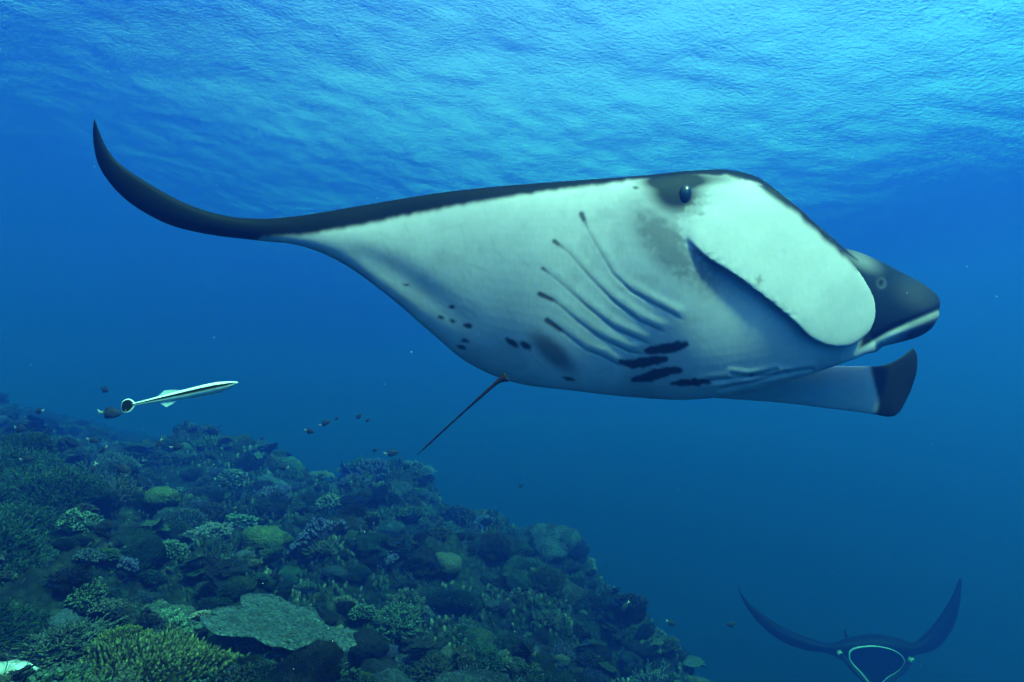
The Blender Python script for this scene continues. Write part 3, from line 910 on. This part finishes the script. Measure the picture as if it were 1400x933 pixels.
def project(P):
    d = P[1] * CP + P[2] * SP
    if d < .3: return None
    return 700 + FOCAL * P[0] / d, 466.5 - FOCAL * (P[2] * CP - P[1] * SP) / d, d

TAKEN = [(SAND[0], SAND[1], .42)]
def free(x, y, r):
    return all((x - a) ** 2 + (y - b) ** 2 > (.45 * (r + q)) ** 2 for a, b, q in TAKEN)

# colonies that can be made out one by one
def place_known():
    # table coral in the foreground
    def table(px, py, d, R0, tilt, seed, label, sq=(1, 1), stalk=.4, tint=(.065, .095, .115)):
        c = at(px, py, d)
        z0 = float(ground(np.array([c[0]]), np.array([c[1]]))[0])
        root = bpy.data.objects.new('table_coral', None); COL.objects.link(root)
        root.location = (c[0], c[1], min(z0, c[2] - .12) - .05)
        h = c[2] - root.location.z
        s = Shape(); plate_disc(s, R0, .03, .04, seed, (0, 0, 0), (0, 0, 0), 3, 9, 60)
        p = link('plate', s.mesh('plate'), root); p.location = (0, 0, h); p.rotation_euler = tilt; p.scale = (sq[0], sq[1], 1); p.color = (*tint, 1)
        st = link('stalk', stalk_mesh(h - .02, .09), root); st.color = (.1, .1, .09, 1)
        tag(root, label, 'coral'); TAKEN.append((c[0], c[1], R0 * .8))
    table(382, 856, 4.1, .50, (R(4), R(13), R(0)), 2.0, 'wide flat grey table coral with ragged rim, largest on the reef', (1.0, .72))
    table(935, 905, 8.6, .33, (R(-2), R(6), R(0)), 5.0, 'small table coral jutting into open water at the drop-off', (1, .8))
    table(215, 850, 4.3, .36, (R(10), R(2), R(0)), 8.0, 'teal grey plate coral behind the yellow-green finger coral', (1.1, .7), tint=(.065, .095, .09))
    # yellow-green finger coral
    def known(kind, k, px, d, py, size, tint, label, squash=1.0, zoff=0.0, lean=.08):
        c = at(px, py, d)
        o = put(kind, k, c[0], c[1], size, tint, zoff, squash, label, 'reef colonies seen singly', lean)
        o.location.z = c[2] + zoff
        del o['group']
        TAKEN.append((c[0], c[1], size * .5)); return o
    o = known('finger_coral', 0, 222, 3.35, 948, .98, 'olive', 'large yellow-green finger coral with many pale tips beside the sand patch', .9)
    o.color = (0.105, 0.118, 0.052, 1); o.rotation_euler = (R(14), R(4), 1.2)
    o = known('finger_coral', 1, 168, 3.5, 884, .30, 'olive', 'small yellow-green finger coral tuft above the large finger coral'); o.color = (0.170, 0.200, 0.060, 1)
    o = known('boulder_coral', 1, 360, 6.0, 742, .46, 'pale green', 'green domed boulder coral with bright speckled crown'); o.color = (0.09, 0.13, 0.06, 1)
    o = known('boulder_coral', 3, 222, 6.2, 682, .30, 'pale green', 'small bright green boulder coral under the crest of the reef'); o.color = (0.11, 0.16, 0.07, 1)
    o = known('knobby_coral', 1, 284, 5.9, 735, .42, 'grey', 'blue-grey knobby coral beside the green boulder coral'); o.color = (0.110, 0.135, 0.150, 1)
    o = known('knobby_coral', 0, 98, 4.9, 790, .30, 'lavender', 'pale lavender knobby coral among the green soft coral'); o.color = (0.140, 0.130, 0.210, 1)
    o = known('knobby_coral', 3, 275, 4.0, 842, .12, 'cream', 'tiny white coral at the edge of the table coral'); o.color = (0.375, 0.375, 0.340, 1)
    o = known('bushy_coral', 1, 90, 3.45, 900, .5, 'grey', 'grey-green bushy coral between the sand patch and finger coral'); o.color = (0.060, 0.080, 0.065, 1)
    o = known('bushy_coral', 3, 400, 3.9, 930, .60, 'grey', 'pale speckled bushy coral in front of the table coral'); o.color = (0.100, 0.120, 0.090, 1)
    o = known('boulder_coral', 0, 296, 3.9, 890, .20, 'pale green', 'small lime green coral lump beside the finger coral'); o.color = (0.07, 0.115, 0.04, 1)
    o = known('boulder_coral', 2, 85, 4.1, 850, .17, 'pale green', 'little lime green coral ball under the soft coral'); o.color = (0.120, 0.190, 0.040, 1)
    o = known('plate_coral', 0, 462, 4.3, 880, .22, 'cream', 'small cream plate coral at the tip of the table coral'); o.color = (0.210, 0.220, 0.125, 1)
    c = at(505, 938, 4.3)
    lm = leather(91)
    lo = bpy.data.objects.new('leather_coral', lm); COL.objects.link(lo); lo.location = (c[0], c[1], c[2] - .10); lo.scale = (.62, .62, .62); lo.color = (0.055, 0.105, 0.065, 1)
    tag(lo, 'green leather coral with round scalloped lobes and pale rims', 'soft coral'); TAKEN.append((c[0], c[1], .3))
    # green soft coral field on the left shoulder
    for px, py, d, sz, k in ((10, 640, 5.6, .95, 0), (55, 668, 5.3, .85, 1), (5, 700, 4.7, .90, 2), (50, 735, 4.6, .70, 0), (15, 790, 4.0, .85, 1), (100, 665, 5.6, .6, 2), (-40, 740, 4.0, .8, 0),
                              (40, 840, 3.7, .55, 2), (-30, 850, 3.5, .6, 1), (-50, 620, 5.9, .9, 1), (30, 605, 6.2, .8, 2), (70, 780, 4.3, .5, 0), (-70, 680, 4.8, .9, 2)):
        c = at(px, py, d)
        o = put('feathery_coral', k, c[0], c[1], sz, 'dark green', 0, .9, 'green feathery soft coral mound in the thick bed beside the sand patch', 'green soft coral bed', .15)
        o.location.z = c[2] - .2 * sz; o.color = (0.036, 0.075, 0.048, 1)
        TAKEN.append((c[0], c[1], sz * .38))
place_known()

def scatter():
    kinds = ['bushy_coral', 'boulder_coral', 'knobby_coral', 'feathery_coral', 'plate_coral', 'reef_rock', 'finger_coral', 'sea_whip', 'staghorn_coral', 'cauliflower_coral']
    wts = np.array([.19, .06, .18, .13, .04, .09, .05, .02, .14, .18]); wts /= wts.sum()
    count = {k: 0 for k in kinds}
    tries = 0; n = 0
    ys = rng.uniform(2.6, 17, 60000); xs = -1.05 * ys - .5 + rng.uniform(0, 1, 60000) * (4.1 + 1.05 * ys); order = np.argsort(np.where(ys < 5.0, 0, 1), kind='stable'); xs, ys = xs[order], ys[order]; zs = ground(xs, ys)
    while tries < 60000 and n < 2700:
        x, y, z = float(xs[tries]), float(ys[tries]), float(zs[tries])
        tries += 1
        q = project((x, y, z))
        if q is None or not (-90 < q[0] < 1120 and 380 < q[1] < 1010): continue
        if x > 2.9 and random.random() < .6: continue
        if random.random() > min(1, (8.0 / y) ** 1.3): continue
        kind = kinds[int(rng.choice(len(kinds), p=wts))]
        if count[kind] >= 290: continue
        big = random.random() ** 2.2
        size = (.16 + .46 * big) * (1 + .035 * max(0, y - 6))
        if kind == 'reef_rock': size *= 1.35
        if y < 5.5: size *= .78
        if not free(x, y, size * .42): continue
        TAKEN.append((x, y, size * .42))
        if kind in ('feathery_coral',): t = random.choice(['dark green', 'olive', 'tan'])
        elif kind == 'reef_rock': t = random.choice(['brown', 'brown', 'grey', 'dark green'])
        elif kind == 'sea_whip': t = random.choice(['tan', 'grey', 'cream'])
        else: t = random.choice(['tan', 'tan', 'olive', 'pale green', 'lavender', 'grey', 'grey', 'brown', 'brown', 'dark green'] + (['cream'] if random.random() < .25 else []))
        if kind == 'boulder_coral' and t in ('pale green', 'cream'): t = 'dark green'
        put(kind, random.randrange(8), x, y, size, t, 0, random.uniform(.75, 1.25) if kind != 'sea_whip' else 1, z=z)
        count[kind] += 1; n += 1
    print('colonies', n, count, 'tries', tries)
scatter()

# ------------------------------------------------------------------ turf of small algae and polyps over the whole slope
def build_turf():
    n = 70000
    y = rng.uniform(2.4, 15, n); x = rng.uniform(-1, 1, n) * .5 * (1.05 * y + 4.1) + .5 * (3.6 - 1.05 * y - .5)
    keep = (vnoise(np.stack([x * 1.7, y * 1.7, x * 0], 1), 91) > -.35) & (rng.uniform(0, 1, n) < np.clip(5.5 / y, .25, 1)) & (np.hypot(x - SAND[0], y - SAND[1]) > .36)
    x, y = x[keep], y[keep]; n = len(x)
    z = ground(x, y)
    b = np.stack([x, y, z - .02], 1)
    s = Shape()
    h = rng.uniform(.03, .10, n) * np.clip(.45 + .11 * (y - 3), .35, 1.4)
    t = b + np.stack([rng.normal(0, .02, n), rng.normal(0, .02, n), h], 1)
    s.twigs(b, t, .34 * h, .26 * h, 3, .3, 1.0, seg=2)
    c = s.C[0].reshape(n, 7, 3)
    pal = np.array([[.035, .055, .04], [.025, .05, .035], [.05, .07, .05], [.035, .04, .055], [.014, .02, .018], [.08, .105, .085]])
    k = (np.clip(.5 + .6 * vnoise(np.stack([x * 5, y * 5, x * 0], 1), 93) + rng.normal(0, .12, n), 0, .999) * 6).astype(int)
    s.C[0] = (c * pal[k][:, None, :]).reshape(-1, 3)
    o = link('algae_turf', s.mesh('algae_turf', M_ROCK))
    tag(o, 'short mottled turf of algae and polyps covering the reef', 'algae', kind='stuff')
build_turf()
# ------------------------------------------------------------------ remora
M_FISH = mat_skin('fish_skin', .35, .05, 200)
def tube(centres, ry, rz, seg=20):
    """closed tube along x; rows of (x,y,z) centres with half width ry and half height rz"""
    a = np.linspace(0, 2 * np.pi, seg, endpoint=False); V = []
    for (x, y, z), p, q in zip(centres, ry, rz):
        V.append(np.stack([np.full(seg, x), y + p * np.cos(a), z + q * np.sin(a)], 1))
    n = len(centres)
    F = [(k * seg + j, k * seg + (j + 1) % seg, (k + 1) * seg + (j + 1) % seg, (k + 1) * seg + j) for k in range(n - 1) for j in range(seg)]
    F += [tuple(range(seg - 1, -1, -1)), tuple(range((n - 1) * seg, n * seg))]
    return np.concatenate(V), F

def fin(poly, th):
    """thin solid fin from an outline in the x-z plane"""
    n = len(poly); V = [(x, -th / 2, z) for x, z in poly] + [(x, th / 2, z) for x, z in poly]
    F = [tuple(range(n)), tuple(range(2 * n - 1, n - 1, -1))] + [(i, i + n, (i + 1) % n + n, (i + 1) % n) for i in range(n)]
    return V, F

def mat_fin():
    m, nt, bs = new_mat('fin_membrane')
    bs.inputs['Base Color'].default_value = (.55, .65, .68, 1); bs.inputs['Roughness'].default_value = .5; bs.inputs['Specular IOR Level'].default_value = .1
    tr = nt.nodes.new('ShaderNodeBsdfTransparent'); mx = nt.nodes.new('ShaderNodeMixShader'); mx.inputs[0].default_value = .38
    nt.links.new(tr.outputs[0], mx.inputs[1]); nt.links.new(bs.outputs[0], mx.inputs[2]); nt.links.new(mx.outputs[0], nt.nodes['Material Output'].inputs['Surface'])
    return m
M_FIN = mat_fin()

def build_remora():
    L = .66
    f = np.linspace(0, 1, 48)                         # 0 at the tail root, 1 at the snout
    x = (f - .5) * L * .88 + .03
    h = np.interp(f, [0, .1, .3, .5, .7, .82, .92, .97, 1], [.009, .011, .019, .026, .030, .029, .020, .010, .003])
    w = h * np.interp(f, [0, .5, .85, 1], [.8, .9, 1.15, 1.3])
    zc = np.interp(f, [0, .5, .9, 1], [0, .002, .004, .010])
    V, F = tube([(a, 0, b) for a, b in zip(x, zc)], w, h, 32)
    rel = (V[:, 2] - np.repeat(zc, 32)) / np.repeat(h, 32)
    dk = sstep(-.46, -.34, rel) * (1 - sstep(.20, .32, rel))
    dk = np.maximum(dk, .9 * sstep(.86, .97, rel))
    dk = dk * np.where(np.repeat(f, 32) > .985, .3, 1)
    c = np.array([.78, .80, .74]) * (1 - dk[:, None]) + np.array([.005, .006, .006]) * dk[:, None]
    root = bpy.data.objects.new('remora', None); COL.objects.link(root)
    root.location = at(246, 541, 2.5)
    p0 = Vector(at(172, 551, 2.5)); p1 = Vector(at(326, 521, 2.5)); dx = (p1 - p0).normalized()
    root.rotation_euler = (R(-5), -math.asin(dx.z), math.atan2(dx.y, dx.x))
    root.scale = (.79, .79, .79)
    tag(root, 'slim black and white striped remora swimming above the reef', 'remora')
    b = mesh_from('remora_body', V, F, M_FISH, c)
    link('body', b, root)
    x0 = x[0]
    # round tail fin: dark with a white margin
    a = np.linspace(R(50), R(310), 30)
    outl = [(x0 + .012, .010)] + [(x0 - .030 + .036 * math.cos(q) * (1.05 if abs(math.sin(q)) > .6 else .9), .038 * math.sin(q)) for q in a] + [(x0 + .012, -.010)]
    ring = [(x0 - .026 + (p - x0 + .026) * .84, q * .80) for p, q in outl]
    n = len(outl); VV = []; th = .006
    for s in (-1, 1):
        VV += [(p, s * th * .3, q) for p, q in outl] + [(p, s * th, q) for p, q in ring]
    FF = []
    for s in (0, 1):
        o = s * 2 * n
        FF += [(o + i, o + (i + 1) % n, o + n + (i + 1) % n, o + n + i) if s else (o + n + i, o + n + (i + 1) % n, o + (i + 1) % n, o + i) for i in range(n)]
        FF.append(tuple(o + n + i for i in (range(n) if s else range(n - 1, -1, -1))))
    FF += [(i, (i + 1) % n, 2 * n + (i + 1) % n, 2 * n + i) for i in range(n)]
    cc = np.array(([[.8, .82, .76]] * n + [[.005, .007, .007]] * n) * 2)
    t = mesh_from('tail_fin', VV, FF, M_FISH, cc); link('tail_fin', t, root, smooth=False)
    for nm, poly in (('dorsal_fin', [(-.13, .013), (-.085, .045), (-.03, .038), (.01, .026)]),
                     ('anal_fin', [(-.12, -.013), (-.075, -.05), (-.05, -.042), (-.005, -.022)]),
                     ('pelvic_fin', [(.10, -.026), (.085, -.038), (.13, -.036), (.14, -.027)])):
        v, fc = fin(poly, .003)
        link(nm, mesh_from(nm, v, fc, M_FIN), root, smooth=False)
    v, fc = ICO[2]
    e = link('eye', mesh_from('remora_eye', v * .0055, fc, M_EYE), root); e.location = (x[41], -.024, zc[41] + .004)
build_remora()

# ------------------------------------------------------------------ small reef fish
def fish_mesh(white_tail, deep):
    s = Shape()
    f = np.linspace(0, 1, 16); x = (f - .42) * .82
    h = deep * np.interp(f, [0, .12, .35, .6, .82, .95, 1], [.045, .07, .20, .235, .16, .07, .015])
    V, F = tube([(a, 0, .01 * math.sin(b * 3)) for a, b in zip(x, f)], h * .42, h, 12)
    ff = np.repeat(f, 12)
    pale = (1 - sstep(.03, .15, ff))[:, None] * white_tail
    C = np.array([.018, .018, .022]) * (1 - pale) + np.array([.24, .24, .25]) * pale
    s.add(V, F, C)
    tc = np.array([.24, .24, .25]) * white_tail + np.array([.03, .03, .035]) * (1 - white_tail)
    for poly, c in (([(x[0] + .03, .03), (x[0] - .17, .14), (x[0] - .10, 0), (x[0] - .17, -.14), (x[0] + .03, -.03)], tc),
                    ([(-.22, .10 * deep), (-.20, .22 * deep), (0, .30 * deep), (.2, .24 * deep), (.28, .12 * deep)], np.array([.016, .016, .02])),
                    ([(-.22, -.08 * deep), (-.18, -.24 * deep), (-.02, -.27 * deep), (.08, -.2 * deep)], np.array([.016, .016, .02]))):
        v, fc = fin(poly, .02)
        s.add(np.array(v), fc, np.tile(c, (len(v), 1)))
    return s.mesh('reef_fish', M_FISH)
FISH = [fish_mesh(1.0, 1.0), fish_mesh(.85, .85), fish_mesh(.0, 1.0)]
def place_fish():
    # photograph x, y, length in pixels, facing (+1 right), pitch, depth, kind, label, group
    W = 'small dark fish with a white tail hovering over the reef crest'
    D = 'small all-dark fish hovering over the reef'
    O = 'faint tiny fish in open blue water beyond the tail of the manta'
    rows = [
        (150, 565, 30, 1, -4, 5.0, 0, 'plump dark fish with white tail just below the tail of the remora', None),
        (143, 533, 18, 1, -15, 7.0, 2, 'faint dark fish just above the tail of the remora', None),
        (54, 562, 17, -1, 0, 6.0, 0, W, 'white-tailed fish'), (27, 586, 22, 1, -5, 6.0, 0, W, 'white-tailed fish'), (127, 602, 18, 1, -12, 6.2, 1, W, 'white-tailed fish'),
        (141, 615, 17, -1, 35, 6.2, 1, W, 'white-tailed fish'), (217, 606, 14, -1, 60, 6.6, 1, W, 'white-tailed fish'), (242, 611, 20, 1, 8, 6.4, 0, W, 'white-tailed fish'),
        (36, 628, 19, 1, 4, 5.4, 1, W, 'white-tailed fish'), (125, 641, 20, -1, 58, 5.8, 1, W, 'white-tailed fish'), (166, 641, 25, 1, -20, 5.6, 2, D, 'all-dark fish'),
        (93, 658, 11, 1, 5, 5.2, 2, D, 'all-dark fish'), (39, 707, 13, 1, -6, 4.4, 2, D, 'all-dark fish'), (24, 688, 10, 1, 8, 4.5, 2, D, 'all-dark fish'),
        (388, 640, 17, -1, 4, 8.0, 1, W, 'white-tailed fish'), (305, 663, 14, 1, 20, 7.0, 1, W, 'white-tailed fish'), (358, 600, 8, 1, 50, 9.0, 2, D, 'all-dark fish'),
        (423, 590, 17, 1, -8, 6.4, 1, O, 'fish in open water'), (444, 579, 17, 1, 25, 6.4, 1, O, 'fish in open water'), (460, 573, 8, 1, 40, 8.0, 2, O, 'fish in open water'),
        (490, 570, 12, 1, 50, 7.6, 2, O, 'fish in open water'), (503, 575, 9, -1, 20, 8.0, 2, O, 'fish in open water'), (535, 620, 21, 1, 6, 7.4, 1, O, 'fish in open water'),
        (512, 616, 9, 1, 20, 9.0, 2, O, 'fish in open water'),
        (855, 829, 18, -1, 45, 7.4, 1, 'dark fish with pale tail above the edge of the drop-off', None), (917, 852, 17, 1, -28, 7.4, 1, 'small fish with a bright white tail off the drop-off', None),
        (1000, 854, 15, -1, 5, 8.0, 2, 'small dark fish beside the wing of the distant manta', None), (712, 665, 10, 1, 30, 11.0, 2, 'faint fish in blue water above the reef mound', None)]
    for px, py, ln, face, pit, d, k, lab, grp in rows:
        o = bpy.data.objects.new('reef_fish', FISH[k]); COL.objects.link(o)
        o.location = at(px, py, d)
        z = float(ground(np.array([o.location.x]), np.array([o.location.y]))[0])
        s = ln * d / FOCAL
        o.scale = (s, s, s)
        o.rotation_euler = (0, R(pit) * face * -1, (0 if face > 0 else math.pi) + random.uniform(-.35, .35))
        tag(o, lab, 'fish', grp)
place_fish()

# ------------------------------------------------------------------ second manta, seen from in front with its mouth open
def build_far_manta():
    D0 = 11.0
    st = [(1008, 800, 1009, 804, .06, .10), (1021, 821, 1018, 826, .10, .22), (1046, 842, 1039, 854, .14, .40), (1075, 860, 1068, 877, .18, .60), (1106, 872, 1100, 889, .22, .85),
          (1136, 879, 1132, 894, .28, 1.1), (1160, 872, 1152, 903, .30, 1.35), (1194, 867, 1194, 912, .30, 1.5), (1226, 872, 1236, 904, .30, 1.35), (1247, 879, 1253, 896, .28, 1.1),
          (1266, 865, 1281, 887, .22, .85), (1285, 842, 1302, 861, .18, .55), (1301, 816, 1312, 829, .12, .28), (1312, 790, 1315, 794, .06, .10)]
    rows = [(a, b, c, d, D0, D0, f, g, 1) for a, b, c, d, f, g in st]
    V, F, C = loft(rows, 90, 28, 0, .6)
    org = np.array(at(1194, 890, D0))
    root = bpy.data.objects.new('manta_ray', None); COL.objects.link(root); root.location = org
    tag(root, 'distant manta ray with raised wings and open white-rimmed mouth facing forward', 'manta ray', 'manta rays')
    dark = np.tile([.004, .005, .006], (len(V), 1))
    m = mesh_from('far_manta_body', V - org, F, M_SKIN, dark)
    bm = bmesh.new(); bm.from_mesh(m); bmesh.ops.recalc_face_normals(bm, faces=bm.faces); bm.to_mesh(m); bm.free()
    link('body', m, root)
    rim = [(1161, 893), (1166, 888), (1178, 885), (1196, 884), (1214, 887), (1228, 893), (1236, 902), (1234, 911), (1226, 919), (1213, 927), (1203, 937), (1197, 944), (1190, 937), (1181, 925), (1170, 913), (1162, 903)]
    k = 80
    cl = catmull(rim + rim[:1], k)[:-1]
    # mouth funnel, dark inside
    fr = []; 
    for q, sc in ((0, 1.0), (.12, 1.0), (.3, .9), (.5, .66), (.66, .35)):
        ctr = np.array([1198, 903.])
        pp = ctr + (cl - ctr) * sc - np.array([0, 1]) * q * 14
        fr.append(at_np(pp[:, 0], pp[:, 1], np.full(len(pp), D0 - .33 + q)) - org)
    n = len(cl)
    Vf = np.concatenate(fr); Ff = [(r * n + j, r * n + (j + 1) % n, (r + 1) * n + (j + 1) % n, (r + 1) * n + j) for r in range(4) for j in range(n)]
    link('mouth', mesh_from('mouth', Vf, Ff, M_SKIN, np.tile([.02, .024, .03], (len(Vf), 1))), root)
    def ringtube(curve, d, r, closed, name, col):
        P = at_np(curve[:, 0], curve[:, 1], np.full(len(curve), d)) - org
        m_ = len(P); T = np.roll(P, -1, 0) - np.roll(P, 1, 0)
        if not closed: T[0] = P[1] - P[0]; T[-1] = P[-1] - P[-2]
        T /= np.linalg.norm(T, axis=1, keepdims=True)
        up = np.array([0, 1., 0]); e1 = np.cross(T, up); e1 /= np.linalg.norm(e1, axis=1, keepdims=True); e2 = np.cross(T, e1)
        rr = np.full(m_, r) if np.ndim(r) == 0 else r
        A = [P + rr[:, None] * (math.cos(a) * e1 + math.sin(a) * e2) for a in np.linspace(0, 2 * math.pi, 8, endpoint=False)]
        V_ = np.stack(A, 1).reshape(-1, 3); e = m_ if closed else m_ - 1
        F_ = [(i * 8 + j, i * 8 + (j + 1) % 8, ((i + 1) % m_) * 8 + (j + 1) % 8, ((i + 1) % m_) * 8 + j) for i in range(e) for j in range(8)]
        link(name, mesh_from(name, V_, F_, M_SKIN, np.tile(col, (len(V_), 1))), root)
    ringtube(cl, D0 - .34, .011 + .006 * np.cos(np.linspace(0, 2 * np.pi, n)) , True, 'lip', (.34, .34, .48))
    ringtube(catmull([(1172, 897), (1184, 891), (1198, 889), (1212, 892)], 24), D0 - .18, .014, False, 'palate_ridge', (.2, .21, .22))
    for px, py, sx in ((1148, 893, 1), (1245, 902, -1)):
        v, f = ICO[3]
        w = v * [.06, .04, .035]; w[:, 2] += .035 * vnoise(v * 2, 3)
        c = grey(.03 + .25 * sstep(.1, .7, -v[:, 1] + .5 * vnoise(v * 3, 7)))
        e = link('eye_bump', mesh_from('eye_bump', w, f, M_SKIN, c), root); e.location = Vector(at(px, py, D0 - .30)) - Vector(org); e.rotation_euler = (0, R(20) * sx, 0)
    for pts, sx in (([(1150, 896), (1160, 908), (1172, 922), (1186, 936), (1192, 946)], 1), ([(1244, 905), (1236, 916), (1224, 926), (1212, 935), (1206, 946)], -1)):
        c = catmull(pts, 20)
        ringtube(c, D0 - .42, np.linspace(.045, .03, 20), False, 'cephalic_fin', (.012, .015, .016))
    v, f = fin([(-.25, 0), (.15, 0), (.2, .13)], .03)
    d = link('dorsal_fin', mesh_from('dorsal_fin', v, f, M_SKIN, np.tile([.004, .005, .006], (len(v), 1))), root, smooth=False)
    d.location = Vector(at(1158, 874, D0 + .5)) - Vector(org); d.rotation_euler = (0, 0, R(70))
build_far_manta()

# ------------------------------------------------------------------ plankton and particles adrift in the water
def build_plankton():
    n = 600; s = Shape(); V, F = ICO[1]
    d = rng.uniform(.9, 7, n); px = rng.uniform(-100, 1500, n); py = rng.uniform(-60, 990, n)
    for i in range(n):
        p = np.array(at(px[i], py[i], d[i]))
        if p[2] < float(-.6) and p[0] < 2.5 and d[i] > 2.2: continue
        s.add(p + V * rng.uniform(.0004, .0010) * rng.uniform(.6, 1.4, (1, 3)), F, grey(np.full(len(V), .5)))
    o = link('plankton', s.mesh('plankton', M_FISH))
    tag(o, 'tiny pale specks of plankton adrift in the blue water', 'plankton', kind='stuff')
build_plankton()
